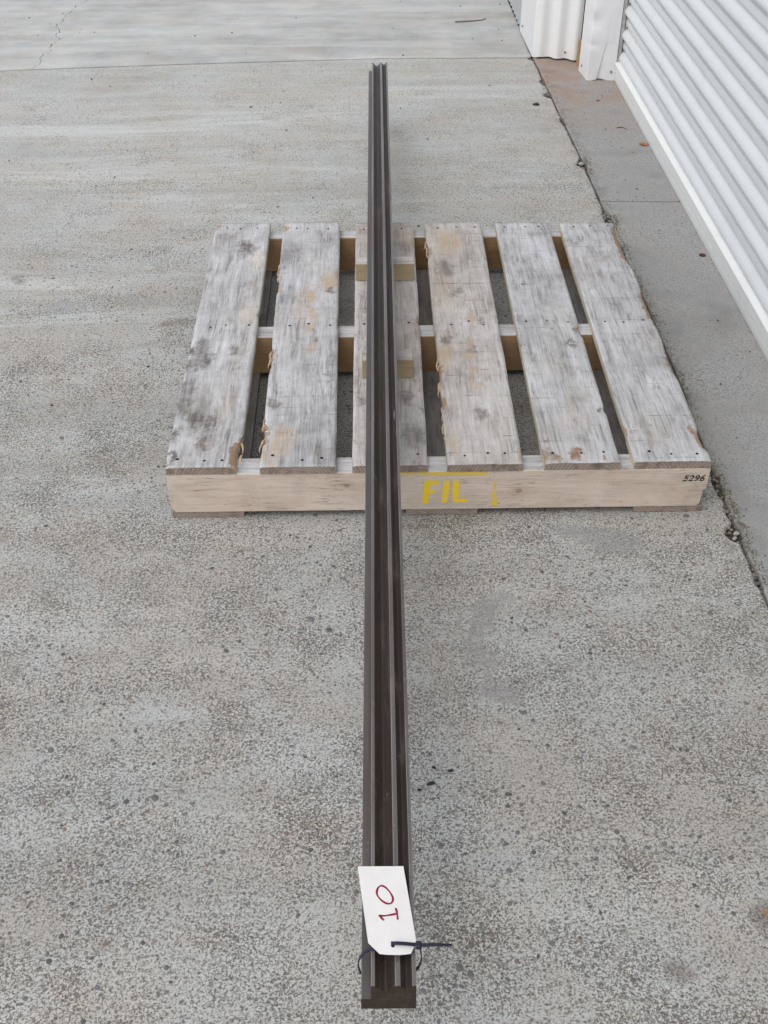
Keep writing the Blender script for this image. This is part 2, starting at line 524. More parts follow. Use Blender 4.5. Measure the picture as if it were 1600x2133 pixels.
MK3 = [([(.275, 2.411, .013), (.255, 2.70, .014), (.305, 2.546, .012), (.268, 2.131, .016), (.235, 2.84, .03), (.21, 2.45, .014)], MOULD, .7),
       ([(.285, 2.57, .018), (.272, 2.44, .016), (.268, 2.38, .015), (.267, 2.31, .014), (.268, 2.25, .012), (.2, 2.38, .03), (.2, 2.02, .02), (.25, 3.0, .05)], WARM, .8)]
MK4 = [([(.405, 1.968, .014), (.42, 1.952, .008), (.459, 1.962, .014), (.473, 1.979, .009), (.447, 1.955, .009), (.516, 1.95, .007), (.395, 2.02, .006)], RUSTY, .95),
       ([(.488, 2.542, .005), (.49, 2.506, .006), (.521, 2.434, .008), (.541, 2.49, .008), (.387, 2.43, .010), (.385, 2.85, .01), (.541, 2.136, .008), (.45, 2.75, .006)], MOULD, .85)]
MK5 = [([(.653, 2.949, .018), (.60, 3.0, .02), (.606, 2.052, .007)], MOULD, .6), ([(.735, 2.05, .010), (.73, 2.1, .006)], RUSTY, .85)]

M_BOARD_MOULDY = timber('weathered_board_mouldy', 1, WEATHER, 0.62, 0.30, [(-0.333, 2.015, 0.022, (0, 1))], 0.25, 1, MOULD, MK0, True)
M_BOARD_STAINED = timber('weathered_board_stained', 1, WEATHER, 0.52, 0.5, [], 0.6, 1, MOULD, MK1, True)
M_BOARD_BROWN3 = timber('weathered_board_brown', 1, WEATHER2, 0.5, 0.5, [], 0.5, 1, MOULD, MK2, True)
M_BOARD_BROWN = timber('weathered_board_striped', 1, WEATHER2, 0.45, 0.62, [], 0.85, 1, MOULD, MK3, True)
M_BOARD_PALE = timber('weathered_board_pale', 1, WEATHER, 0.40, 0.36, [], 0.6, 1, MOULD, MK4, True)
M_BOARD_PALE6 = timber('weathered_board_palest', 1, WEATHER, 0.34, 0.32, [(0.668, 2.035, 0.016, (0, 1)), (0.69, 2.90, 0.016, (0, 1))], 0.6, 1, MOULD, MK5, True)
M_SIDE = timber('board_side', 1, CREAM, 0.45, 0.2, [], 0.2)
M_UNDER = timber('darkened_underside', 1, UNDER, 0.3, 0.1, [], 0)  # dirty wood, darkened further to deepen the shade in the gaps
M_FRONT = timber('pink_pine', 0, PINE, 0.36, 0.2, [(-0.0331, 0.0863, 0.0085, (0, 2)), (0.3388, 0.066, 0.0095, (0, 2))], 0.0, 1.0, (0.25, 0.20, 0.16))
M_BEARER = timber('shaded_pine', 0, SHADEPINE, 0.2, 0.2, [], 0.0)  # inner bearers: pine with the shade under the deck put into its colour
M_BEARER_TOP = timber('bearer_top', 0, WEATHER, 0.2, 0.15, [], 0.0)
M_SKID = timber('skid_timber', 1, WEATHER2, 0.6, 0.4, [], 0.2, 0.55)  # toned down so that the inside of the pallet looks shaded
M_BLOCK = timber('block_timber', 0, BLOCKW, 0.15, 0.2, [], 0.2)
M_BLOCK_TOP = timber('block_timber_top', 0, WEATHER2, 0.35, 0.4, [], 0.5)


def end_grain():
    t = NT('end_grain')
    p = t.obj()
    rand = t.n('ObjectInfo').outputs['Random']
    xyz = t.sep(p)
    cell = t.math('ADD', t.math('MULTIPLY', rand, 0.4), xyz[0])
    dx = t.math('SUBTRACT', t.math('FRACT', t.math('MULTIPLY', cell, 4.9)), 0.5)
    dx = t.math('MULTIPLY', dx, 0.2)
    dz = t.math('SUBTRACT', xyz[2], 0.09)
    d = t.math('SQRT', t.math('ADD', t.math('MULTIPLY', dx, dx), t.math('MULTIPLY', dz, dz)))
    ring = t.math('ADD', t.math('MULTIPLY', t.math('SINE', t.math('MULTIPLY', t.math('ADD', d, t.math('MULTIPLY', t.noise(p, 30, 3), 0.006)), 850)), 0.5), 0.5)
    c = t.mix(ring, (0.255, 0.20, 0.165), (0.335, 0.275, 0.235))
    c = t.mix(t.step(t.noise(p, 40, 5, 0.7), 0.45, 0.7), c, (0.16, 0.125, 0.10))
    return t.done(c, 0.9, 0, t.bump(t.noise(p, 300, 3), 0.5, 0.001), 0.15)


M_END = end_grain()
M_NAIL = simple('dark_nail', (0.022, 0.017, 0.014), 0.7, 0.3, 0.4, 300)  # rust taken near black, also standing in for the shade in nail holes


def paint_mat(name, color, keep=0.45, sc=90):
    t = NT(name)
    p = t.obj()
    nz = t.math('ADD', t.math('MULTIPLY', t.noise(p, sc, 5, 0.75), 0.55), t.math('MULTIPLY', t.noise(t.scale(p, (9, 9, 160)), 1.0, 4, 0.65), 0.45))
    worn = t.step(nz, keep, keep + 0.10)
    c = t.mix(t.math('MULTIPLY', worn, 0.8), color, (0.60, 0.48, 0.36))
    return t.done(c, 0.75, 0, None, 0.25)


M_YELLOW = paint_mat('yellow_stencil_paint', (0.80, 0.56, 0.03), 0.515)
M_YELLOW_FAINT = paint_mat('faint_yellow_paint', (0.70, 0.50, 0.05), 0.48)
M_BLACKINK = paint_mat('black_stamp_ink', (0.035, 0.028, 0.025), 0.53, 200)


# ------------------------------------------------------------------ materials: steel, painted metal, small things
def steel(name, base, brown, metal, rough, spec=0.9):
    t = NT(name)
    p = t.obj()
    s = t.noise(t.scale(p, (160, 3.5, 160)), 1.0, 4, 0.6)
    b = t.noise(t.scale(p, (14, 2.2, 14)), 1.0, 5, 0.65)
    f = t.noise(p, 260, 3, 0.7)
    c = t.mix(t.step(b, 0.36, 0.66), base, brown)
    c = t.mix(1.0, c, t.ramp(s, [(0.3, (0.72,) * 3), (0.5, (1.0,) * 3), (0.72, (1.35,) * 3)]), 'MULTIPLY')
    rust = t.step(t.noise(t.vmath('ADD', t.scale(p, (1, 0.35, 1)), (4, 4, 4)), 75, 5, 0.7), 0.64, 0.74)
    c = t.mix(t.math('MULTIPLY', rust, 0.5), c, (0.16, 0.075, 0.038))
    dust = t.step(t.noise(t.vmath('ADD', t.scale(p, (3, 0.7, 3)), (8, 1, 4)), 9, 6, 0.72), 0.50, 0.72)
    c = t.mix(t.math('MULTIPLY', dust, 0.30), c, (0.20, 0.16, 0.135))
    scr = t.math('ABSOLUTE', t.math('SUBTRACT', t.noise(t.vmath('ADD', t.scale(p, (120, 14, 120)), (2, 3, 1)), 1.0, 2, 0.5), 0.5))
    scr = t.math('MULTIPLY', t.math('SUBTRACT', 1.0, t.step(scr, 0.002, 0.012)), t.step(t.noise(p, 30, 3, 0.7), 0.56, 0.68))
    c = t.mix(t.math('MULTIPLY', scr, 0.5), c, (0.34, 0.31, 0.29))
    r = t.math('ADD', t.math('MULTIPLY', f, 0.2), rough - 0.1)
    r = t.math('ADD', r, t.math('MULTIPLY', dust, 0.16))
    r = t.math('ADD', r, t.math('MULTIPLY', rust, 0.2))
    return t.done(c, r, metal, t.bump(t.math('ADD', f, t.math('MULTIPLY', s, 0.5)), 0.15, 0.0004), spec)


M_STEEL = steel('dark_mill_steel', (0.031, 0.025, 0.021), (0.037, 0.024, 0.018), 0.0, 0.36, 0.62)
M_STEEL_FLANGE = steel('brown_mill_steel', (0.075, 0.067, 0.062), (0.072, 0.050, 0.042), 0.0, 0.38)
M_STEEL_WORN = steel('worn_steel', (0.22, 0.20, 0.185), (0.14, 0.112, 0.095), 0.2, 0.3)
M_STEEL_LAND = steel('rubbed_steel', (0.115, 0.105, 0.103), (0.090, 0.074, 0.066), 0.0, 0.25)
M_STEEL_END = steel('brown_steel_end', (0.044, 0.031, 0.021), (0.038, 0.024, 0.015), 0.0, 0.6, 0.25)


def white_paint(name, col, dirt=0.25, rough=0.38, low=0.25):
    t = NT(name)
    p = t.pos()
    z = t.sep(p)[2]
    n1 = t.noise(p, 5, 6, 0.68)
    n2 = t.noise(t.scale(p, (30, 30, 4)), 1, 5, 0.65)
    d = t.math('MULTIPLY', t.step(n1, 0.5, 0.78), dirt)
    c = t.mix(d, col, (0.48, 0.45, 0.42))
    c = t.mix(t.math('MULTIPLY', t.step(n2, 0.58, 0.8), dirt * 0.7), c, (0.52, 0.46, 0.40))
    spl = t.math('MULTIPLY', t.math('SUBTRACT', 1.0, t.step(z, 0.0, low)), t.step(t.noise(p, 22, 5, 0.7), 0.47, 0.7))
    c = t.mix(t.math('MULTIPLY', spl, dirt * 1.4), c, (0.45, 0.38, 0.30))
    return t.done(c, rough, 0, t.bump(t.noise(p, 9, 3), 0.12, 0.004), 0.45)


M_DOOR = white_paint('door_paint', (0.68, 0.705, 0.705), 0.18, 0.28, 0.06)
M_RAIL = white_paint('rail_paint', (0.80, 0.81, 0.785), 0.14, 0.36, 0.03)
M_SHEET = white_paint('sheet_paint', (0.80, 0.80, 0.79), 0.10, 0.4, 0.08)
M_JAMB = white_paint('jamb_paint', (0.77, 0.77, 0.775), 0.20, 0.4, 0.05)
M_WALLGREY = white_paint('grey_sheet_paint', (0.42, 0.44, 0.45), 0.2, 0.5)
M_GUIDE = simple('guide_metal', (0.46, 0.44, 0.445), 0.5, 0.3, 0.3, 60)
M_LIP = simple('guide_lip', (0.52, 0.49, 0.44), 0.5, 0.2, 0.2, 60)
M_RUBBER = simple('rubber', (0.03, 0.032, 0.028), 0.8)
M_SCREW = simple('zinc_screw', (0.30, 0.30, 0.30), 0.45, 0.7)
M_DARKIN = simple('dark_interior', (0.03, 0.03, 0.03), 0.9)
M_STUD = simple('orange_stud', (0.42, 0.255, 0.11), 0.8, 0, 0.3, 60)
M_CARD = simple('white_card', (0.86, 0.835, 0.81), 0.55, 0, 0.05, 30, 0.3)
M_INK = simple('red_marker_ink', (0.29, 0.012, 0.055), 0.6, 0, 0.25, 220)
M_TIE = simple('black_nylon', (0.016, 0.014, 0.034), 0.38, 0, 0.15, 80, 0.5)
M_LEAF = simple('brown_leaf', (0.36, 0.155, 0.075), 0.8, 0, 0.35, 120)
M_LEAF_RED = simple('red_brown_leaf', (0.13, 0.045, 0.035), 0.8, 0, 0.35, 120)
M_LEAF_TAN = simple('tan_leaf', (0.33, 0.215, 0.125), 0.8, 0, 0.35, 120)
M_RUST = simple('rust', (0.085, 0.035, 0.022), 0.8, 0.1, 0.4, 200)
M_CHIP = simple('dark_stone_chip', (0.035, 0.034, 0.036), 0.6, 0, 0.3, 200)
M_WHITESTONE = simple('white_stone', (0.46, 0.445, 0.41), 0.7, 0, 0.3, 200)
M_TWIG = simple('twig_bark', (0.17, 0.14, 0.115), 0.9, 0, 0.3, 100)
M_SPLINTER = simple('splinter_wood', (0.46, 0.32, 0.215), 0.8, 0, 0.4, 90)


# ================================================================== SETTING: ground, slabs
g = from_data('ground', [(-150, -150, -.14), (150, -150, -.14), (150, 150, -.14), (-150, 150, -.14)], [(0, 1, 2, 3)], M_GROUND)
kind(g, 'structure')

JX = [(-8, .82), (0.5, .815), (1.662, .813), (2.082, .810), (2.556, .820), (3.426, .811), (3.927, .805), (5.112, .773), (6.044, .766), (16, .73)]


def joint_x(y):
    for (y0, x0), (y1, x1) in zip(JX, JX[1:]):
        if y <= y1:
            return x0 + (x1 - x0) * (y - y0) / (y1 - y0)
    return JX[-1][1]


TY = [(-14, 4.2), (-1.52, 4.986), (-0.713, 5.063), (0.12, 5.125), (0.79, 5.126)]


def cross_y(x):
    for (x0, y0), (x1, y1) in zip(TY, TY[1:]):
        if x <= x1:
            return y0 + (y1 - y0) * (x - x0) / (x1 - x0)
    return TY[-1][1]


# broken places along the joint: (y, half length, depth into the slab, depth into the apron)
SPALL = [(4.80, .05, .016, .003), (4.64, .04, .036, .003), (3.92, .06, .020, .008), (3.46, .09, .010, .014), (3.24, .05, .006, .006),
         (2.03, .05, .010, .006), (1.94, .03, .005, .006), (1.865, .035, .030, .006), (1.73, .05, .006, .005), (5.11, .03, .02, .0), (4.34, .04, .010, .004)]


def frange(a, b, s):
    n = max(1, int(round((b - a) / s)))
    return [a + (b - a) * i / n for i in range(n + 1)]


def ys_for(a, b):
    out = []
    for lo, hi, s in ((-8, .6, .2), (.6, 6.3, .006), (6.3, 16, .3)):
        l, h = max(a, lo), min(b, hi)
        if h > l:
            out += frange(l, h, s)[(1 if out else 0):]
    return out


def joint_edge(y, side, rough=1.0):
    j = fbm(y * 9 + side * 31, 1.7, 0, 3) * .0035 + fbm(y * 60 + side * 17, 4.4, 0, 3) * .0022 * rough
    e = .0030 + j * rough * .8
    for yc, hl, ds, da in SPALL:
        k = max(0.0, 1 - ((y - yc) / hl) ** 2)
        e += (ds if side < 0 else da) * k * (0.75 + 0.5 * abs(fbm(y * 45, side * 3.3, 2.0, 2)))
    return joint_x(y) + side * max(e, .0012)


def cross_edge(x, side):
    return cross_y(x) + side * max(.0015, .0060 + fbm(x * 14 + side * 9, 2.2, 0, 3) * .004 + fbm(x * 70, 5.1, side, 2) * .0014)


def xs_for(a, b):
    out = []
    for lo, hi, s in ((-14, -1.9, .25), (-1.9, 1.0, .008), (1.0, 4, .3)):
        l, h = max(a, lo), min(b, hi)
        if h > l:
            out += frange(l, h, s)[(1 if out else 0):]
    return out


def slab(outline, z, mat, chamf=.004):
    """outline: (x, y, ox, oy) counter-clockwise with an outward direction; a chipped arris, vertical sides, one top face"""
    n = len(outline)
    v = [(x - ox * chamf, y - oy * chamf, z) for x, y, ox, oy in outline]
    v += [(x, y, z - chamf * .9) for x, y, ox, oy in outline]
    v += [(x, y, -.12) for x, y, ox, oy in outline]
    f = [tuple(range(n))]
    for k in (0, n):
        for i in range(n):
            j = (i + 1) % n
            f.append((k + i, k + n + i, k + n + j, k + j))
    return kind(from_data('concrete_slab', v, f, mat), 'structure')


def pts(l):
    return l


# the near slab with exposed stones
o_ = [(-14, -8, -1, -1)]
o_ += [(joint_edge(y, -1), y, 1, 0) for y in ys_for(-8, cross_y(.77) - .012)]
o_ += [(x, cross_edge(x, -1), 0, 1) for x in reversed(xs_for(-14, .762))]
slab(o_, 0.0, M_SLAB)
# crack that splits the far slab
CRACK = [(5.0, -1.392), (5.04, -1.389), (5.19, -1.374), (5.33, -1.366), (5.47, -1.373), (5.66, -1.407), (5.82, -1.397), (5.99, -1.37), (6.2, -1.30), (9, -1.0), (16, -.4)]


def crack_x(y, side):
    for (y0, x0), (y1, x1) in zip(CRACK, CRACK[1:]):
        if y <= y1:
            x = x0 + (x1 - x0) * (y - y0) / (y1 - y0)
            break
    x += fbm(y * 13, 8.8, 0, 4) * .014 + (.010 if math.sin(y * 41) > 0 else -.004)
    w = max(.0005, .0012 + fbm(y * 17, 3.1, 5, 2) * .002)
    return x + side * w


cy = ys_for(cross_y(-1.39) + .006, 16)
o_ = [(x, cross_edge(x, 1), 0, -1) for x in xs_for(crack_x(cy[0], 1) + .004, .752)]
o_ += [(joint_edge(y, -1, .8), y, 1, 0) for y in ys_for(cross_y(.77) + .012, 16)]
o_ += [(crack_x(y, 1), y, -.3, 0) for y in reversed(cy)]
slab(o_, 0.001, M_SLAB_FAR, .002)
o_ = [(x, cross_edge(x, 1), 0, -1) for x in xs_for(-14, crack_x(cy[0], -1) - .004)]
o_ += [(crack_x(y, -1), y, .3, 0) for y in cy]
o_ += [(-14, 16, -1, 1)]
slab(o_, 0.0005, M_SLAB_FAR, .002)
# apron along the building, sawn across in front of the door
o_ = [(2.6, -8, 1, -1), (2.6, 3.578, 1, 0)]
o_ += [(x, 3.592 - .03 * (x - .82) + fbm(x * 30, 1, 1, 2) * .002 - .0050, 0, 1) for x in reversed(xs_for(.835, 2.55))]
o_ += [(joint_edge(y, 1), y, -1, 0) for y in reversed(ys_for(-8, 3.588))]
slab(o_, 0.004, M_APRON, .003)
o_ = [(x, 3.592 - .03 * (x - .82) + fbm(x * 30, 1, 1, 2) * .002 + .0045, 0, -1) for x in xs_for(.835, 2.55)]
o_ += [(2.6, 3.55, 1, 0), (2.6, 5.6, 1, 1)]
o_ += [(joint_edge(y, 1), y, -1, 0) for y in reversed(ys_for(3.597, 5.6))]
slab(o_, 0.004, M_APRON, .003)

# soil lying in the joints
v, f = [], []
yy = ys_for(.5, 6.2)[::2]
for i, y in enumerate(yy):
    for k, dx in enumerate((-.075, -.045, -.02, 0, .02, .045, .075)):
        v.append((joint_x(y) + dx, y, -.013 + fbm(y * 30, dx * 40, 0, 3) * .006 + abs(dx) * .02))
for i in range(len(yy) - 1):
    for k in range(6):
        a = i * 7 + k
        f.append((a, a + 1, a + 8, a + 7))
kind(from_data('soil', v, f, M_SOIL), 'structure')
v, f = [], []
xx = xs_for(-3, .75)[::3]
for x in xx:
    v += [(x, cross_y(x) - .03, -.03), (x, cross_y(x) + .03, -.03)]
for i in range(len(xx) - 1):
    a = i * 2
    f.append((a, a + 2, a + 3, a + 1))
kind(from_data('soil', v, f, M_SOIL), 'structure')


# exposed pebbles set flush in the near slab, as real domes
def pebbles(name, spots, mat=None, zmul=.16):
    v, f, cols = [], [], []
    for x, y, z, r, c in spots:
        b = len(v)
        n = 7
        a0 = rnd.random() * 6.28
        el, er = rnd.uniform(.6, 1.0), rnd.random() * 3.14
        ce, se = math.cos(er), math.sin(er)
        rr = [r * rnd.uniform(.82, 1.12) for _ in range(n)]
        for ring, (s, h) in enumerate(((1.0, -.25), (.78, .75))):
            for i in range(n):
                t = a0 + 6.283 * i / n
                px, py = math.cos(t) * rr[i] * s, math.sin(t) * rr[i] * s * el
                v.append((x + px * ce - py * se, y + px * se + py * ce, z + r * zmul * h))
        v.append((x, y, z + r * zmul))
        for i in range(n):
            j = (i + 1) % n
            f.append((b + i, b + j, b + n + j, b + n + i))
            f.append((b + n + i, b + n + j, b + 2 * n))
        cols += [c] * (2 * n + 1)
    o = from_data(name, v, f, mat or M_PEBBLE, smooth=True)
    at = o.data.color_attributes.new('stone', 'FLOAT_COLOR', 'POINT')
    for i, c in enumerate(cols):
        at.data[i].color = (*c, 1)
    return kind(o, 'stuff')


PAL = [(.095, .097, .095), (.13, .13, .125), (.17, .165, .155), (.20, .185, .16), (.15, .155, .16), (.24, .21, .18), (.20, .15, .125)]
spots = []
tries = 0
while len(spots) < 4600 and tries < 60000:
    tries += 1
    y = rnd.uniform(.70, 3.3) if rnd.random() < .75 else rnd.uniform(.7, 1.9)
    x = rnd.uniform(-.62 - .27 * max(0, y - .8), .80)
    d = fbm(x * 3.1 + 5, y * 3.1, 1.0, 3)
    if d + rnd.uniform(-.45, .45) + .12 * x < -.06 or x > joint_edge(y, -1) - .02:
        continue
    if any((x - a) ** 2 + (y - b) ** 2 < (r + .012) ** 2 for a, b, r in SMEAR + SMEAR2):
        continue
    r = .0021 + .0034 * rnd.random() ** 3 + (.003 if rnd.random() < .02 else 0)
    spots.append((x, y, 0.0, r, rnd.choice(PAL)))
for x, y, r in ((0.7127, 1.9254, .0085), (0.69, 1.62, .008), (0.0837, 1.79, .007), (-.55, 1.30, .007), (.12, 1.09, .008), (.155, .915, .0065), (.17, .893, .0055), (.135, .88, .0075), (.150, .870, .006), (.127, .866, .005)):
    spots.append((x, y, 0.0, r, (.15, .145, .135)))
pebbles('exposed_pebbles', spots)
# loose grit scattered over the slabs
spots = []
for _ in range(150):
    y = rnd.uniform(2.2, 6.1)
    x = rnd.uniform(-.3 - .28 * y, .74)
    spots.append((x, y, .002, .0018 + .0035 * rnd.random() ** 2, rnd.choice([(.06, .055, .05), (.09, .08, .07), (.12, .09, .065), (.05, .05, .052)])))
for _ in range(60):
    y = rnd.uniform(2.4, 4.7)
    spots.append((rnd.uniform(.84, 1.05), y, .005, .0012 + .0025 * rnd.random() ** 2, rnd.choice([(.06, .055, .05), (.10, .08, .06), (.2, .18, .16)])))
pebbles('loose_grit', spots, None, .5)

# grit and broken stone lying in the joint
spots = []
for yc, hl, ds, da in SPALL:
    for _ in range(int(26 * hl / .05)):
        y = rnd.gauss(yc, hl * .6)
        x = joint_x(y) + rnd.uniform(-ds * 1.1, da * 1.1)
        r = rnd.uniform(.0015, .006)
        spots.append((x, y, -.008 + r * .3, r, rnd.choice(PAL + [(.35, .33, .29), (.30, .26, .2)])))
for _ in range(900):
    y = rnd.uniform(1.5, 4.9)
    x = joint_x(y) + rnd.gauss(.006, .014)
    if abs(x - joint_x(y)) < .005:
        continue
    spots.append((x, y, .001 + (.004 if x > joint_x(y) else 0), rnd.uniform(.0008, .0024), rnd.choice([(.09, .075, .055), (.14, .12, .09), (.2, .18, .14), (.07, .055, .04)])))
pebbles('joint_grit', spots, None, .55)

# moss tufts in and beside the joint
v, f = [], []
MOSS = [(3.44, .07, 200), (3.33, .05, 70), (3.22, .06, 80), (2.96, .05, 80), (2.82, .05, 100), (2.62, .06, 60), (2.48, .05, 110), (2.40, .05, 80), (2.1, .06, 70),
        (2.02, .05, 160), (1.95, .04, 120), (1.9, .05, 140), (1.82, .05, 120), (1.72, .05, 110), (3.94, .05, 90), (3.84, .04, 60), (1.6, .04, 60), (3.05, .05, 60)]
for yc, s, n in MOSS:
    for _ in range(n):
        y = rnd.gauss(yc, s * .6)
        x = joint_edge(y, 1) + rnd.gauss(.002, .008)
        z = (.004 if x > joint_edge(y, 1) else -.008)
        h, w, a = rnd.uniform(.001, .004), rnd.uniform(.0008, .002), rnd.random() * 6.28
        b = len(v)
        lx, ly = rnd.gauss(0, .004), rnd.gauss(0, .004)
        v += [(x - math.cos(a) * w, y - math.sin(a) * w, z), (x + math.cos(a) * w, y + math.sin(a) * w, z), (x + lx, y + ly, z + h)]
        f.append((b, b + 1, b + 2))
kind(from_data('moss', v, f, M_MOSS), 'stuff')


# ================================================================== BUILDING
shed = thing('metal_shed', 'white corrugated metal shed wall with a dented jamb post beside the roller door', 'building', (0.78, 5.1, 0))


def shed_part(name, v, f, mat, smooth=False, parent=None, fixn=True):
    """world coordinates in, parented to the shed"""
    o = from_data(name, [(x - .78, y - 5.1, z) for x, y, z in v], f, mat, shed, smooth)
    return fix_normals(o) if fixn else o


HT = 3.3


def corrugated(name, a, b, amp, pitch, phase, z0, z1, mat, thick=.0015):
    ax, ay = a
    bx, by = b
    L = math.hypot(bx - ax, by - ay)
    dx, dy = (bx - ax) / L, (by - ay) / L
    nx, ny = dy, -dx
    n = max(8, int(L / pitch * 14))
    v, f = [], []
    for s in (0, 1):
        for i in range(n + 1):
            t = L * i / n
            o = amp * math.sin(6.283 * (t / pitch + phase)) - s * thick
            for z in (z0 + (.002 * fbm(t * 20, 3, 1, 2)), z1):
                v.append((ax + dx * t + nx * o, ay + dy * t + ny * o, z))
    m = (n + 1) * 2
    for i in range(n):
        k = i * 2
        f.append((k, k + 2, k + 3, k + 1))
        f.append((m + k, m + k + 1, m + k + 3, m + k + 2))
        f.append((k, m + k, m + k + 2, k + 2))
        f.append((k + 1, k + 3, m + k + 3, m + k + 1))
    f.append((0, 1, m + 1, m))
    k = n * 2
    f.append((k, m + k, m + k + 1, k + 1))
    o = shed_part(name, v, f, mat, True)
    o.data.set_sharp_from_angle(angle=R(50))
    return o


corrugated('reveal_sheet', (0.783, 5.108), (0.962, 5.046), .0085, .076, .05, .012, HT, M_SHEET)
corrugated('wall_sheet', (0.768, 12.0), (0.768, 5.485), .0085, .076, 0.1, .012, HT, M_WALLGREY)
# corner capping: flat leg along the outer wall, short return on the reveal
v, f = prism([(0.760, 5.50), (0.768, 5.112), (0.786, 5.100), (0.792, 5.104), (0.772, 5.118), (0.764, 5.50)], 'z', .008, HT)
shed_part('corner_flashing', v, f, M_SHEET)


def screw(parent_name_loc, nrm, parent, r=.0055):
    v, f = [], []
    n = 10
    N = Vector(nrm).normalized()
    A = N.orthogonal().normalized()
    B = N.cross(A)
    c = Vector(parent_name_loc)
    for s, h in ((1.0, 0.0), (.95, .0022), (.6, .0026), (.55, .005)):
        for i in range(n):
            t = 6.283 * i / n
            v.append(c + (A * math.cos(t) + B * math.sin(t)) * r * s + N * h)
    for k in range(3):
        for i in range(n):
            j = (i + 1) % n
            f.append((k * n + i, k * n + j, k * n + n + j, k * n + n + i))
    f.append(tuple(range(3 * n, 4 * n)))
    o = from_data('screw', [Vector(x) - Vector((.78, 5.1, 0)) for x in v], f, M_SCREW, parent)
    return fix_normals(o)


reveal = [o for o in shed.children if o.name.startswith('reveal')][0]
cornerf = [o for o in shed.children if o.name.startswith('corner')][0]
screw((0.902, 5.056, .042), (-.3, -.95, 0), reveal)
screw((0.7605, 5.42, .05), (-1, 0, 0), cornerf)


# jamb post: bent sheet with a dented front
def jamb(x_sign_y0, mirror=False):
    v, f = [], []
    prof = [(0.968, 4.985), (0.944, 4.930), (0.9505, 4.870), (0.958, 4.812)]
    nf = 44
    front = [(0.958 + (1.074 - .958) * i / nf, 4.808 - .006 * i / nf) for i in range(1, nf + 1)]
    back = [(1.0755, 4.86), (1.0755, 4.985)]
    cols = prof + front + back
    zs = [i * .008 for i in range(48)] + [.4, .5, .7, 1.0, 1.5, 2.2, HT - .01]
    for z in zs:
        for i, (x, y) in enumerate(cols):
            dx = dy = 0.0
            zz = max(z, .006 + (.003 * math.sin(x * 70) if 3 <= i <= 3 + nf else 0))
            if 3 <= i <= 3 + nf:
                u = (x - .958) / .116
                # kinked fold running up from the foot
                fold = .34 + z * 1.35
                if z < .16:
                    k = max(0, 1 - z / .16)
                    if u > fold:
                        dy += .011 * k ** .6 * min(1, (u - fold) / .045) * max(0, 1 - (u - fold) / .62)
                # crushed arris with two dents
                for zc, hz, dep in ((.145, .02, .004), (.235, .045, .010), (.33, .05, .006)):
                    dz = (z - zc) / hz
                    if abs(dz) < 1.6:
                        dy += dep * math.exp(-dz * dz * 2) * math.exp(-(u / .30) ** 2)
                        dx += dep * .5 * math.exp(-dz * dz * 2) * math.exp(-(u / .22) ** 2)
                dy += fbm(x * 22, z * 9, 3, 2) * .0022 * min(1, u * 6) * min(1, (1 - u) * 6)
            v.append((x + dx, y + dy, zz))
    n = len(cols)
    for k in range(len(zs) - 1):
        for i in range(n - 1):
            a = k * n + i
            f.append((a, a + 1, a + n + 1, a + n))
        f.append((k * n + n - 1, k * n, k * n + n, k * n + 2 * n - 1))
    f.append(tuple(range((len(zs) - 1) * n, len(zs) * n)))
    return shed_part('jamb_post', v, f, M_JAMB, False)


jp = jamb(0)
screw((0.9485, 4.885, .040), (-.98, -.1, 0), jp, .005)
screw((1.057, 4.8035, .040), (0, -1, 0), jp, .005)
# timber stud glimpsed between sheet and post
v, f = prism([(0.950, 5.028), (0.968, 5.024), (0.968, 4.99), (0.950, 4.992)], 'z', .004, .105)
shed_part('timber_stud', v, f, M_STUD)
# door guide and its bent lip
v, f = prism([(1.0762, 4.806), (1.0762, 4.788), (1.0868, 4.788), (1.0868, 4.799), (1.0880, 4.799), (1.0880, 4.806)], 'z', .006, 2.7)
guide = shed_part('door_guide', v, f, M_GUIDE)
lip, w = [], []
path = [(1.0905, 2.7), (1.0905, .5), (1.0905, .22), (1.0912, .16), (1.0945, .12), (1.0975, .095), (1.0978, .082), (1.0968, .074), (1.0905, .058), (1.0890, .050), (1.0885, .040)]
v, f = [], []
for x, z in path:
    v += [(x - .0010, 4.778, z), (x + .0012, 4.778, z), (x + .0012, 4.790, z), (x - .0010, 4.790, z)]
for i in range(len(path) - 1):
    for k in range(4):
        a, b = i * 4 + k, i * 4 + (k + 1) % 4
        f.append((a, b, b + 4, a + 4))
shed_part('guide_lip', v, f, M_LIP)
# the rest of the shell: lintel above the door, far jamb, roof and a dark backing so that nothing shows through
v, f = prism([(1.072, 2.62), (1.13, 2.62), (1.13, HT), (1.072, HT)], 'y', -1.6, 4.80)
shed_part('lintel_sheet', v, f, M_SHEET)
v, f = prism([(0.958, -1.5), (1.12, -1.5), (1.12, -1.62), (0.958, -1.62)], 'z', .006, HT)
shed_part('near_jamb', v, f, M_JAMB)
v, f = prism([(0.70, HT + .002), (8, HT + .5), (8, HT + .53), (0.70, HT + .032)], 'y', -1.8, 12.2)
shed_part('roof_sheet', v, f, M_WALLGREY)
v, f = prism([(1.20, .01), (1.22, .01), (1.22, HT - .02), (1.20, HT - .02)], 'y', -1.6, 12)
shed_part('dark_backing', v, f, M_DARKIN)  # near-black sheet stands in for the unlit inside of the shed
del jamb

# roller door: thing > slats, bottom rail, rubber seal
door = thing('roller_door', 'closed white ribbed roller door with a smooth bright bottom rail', 'roller door', (1.08, 4.800, 0))
DL = 6.28
PIT = .0902


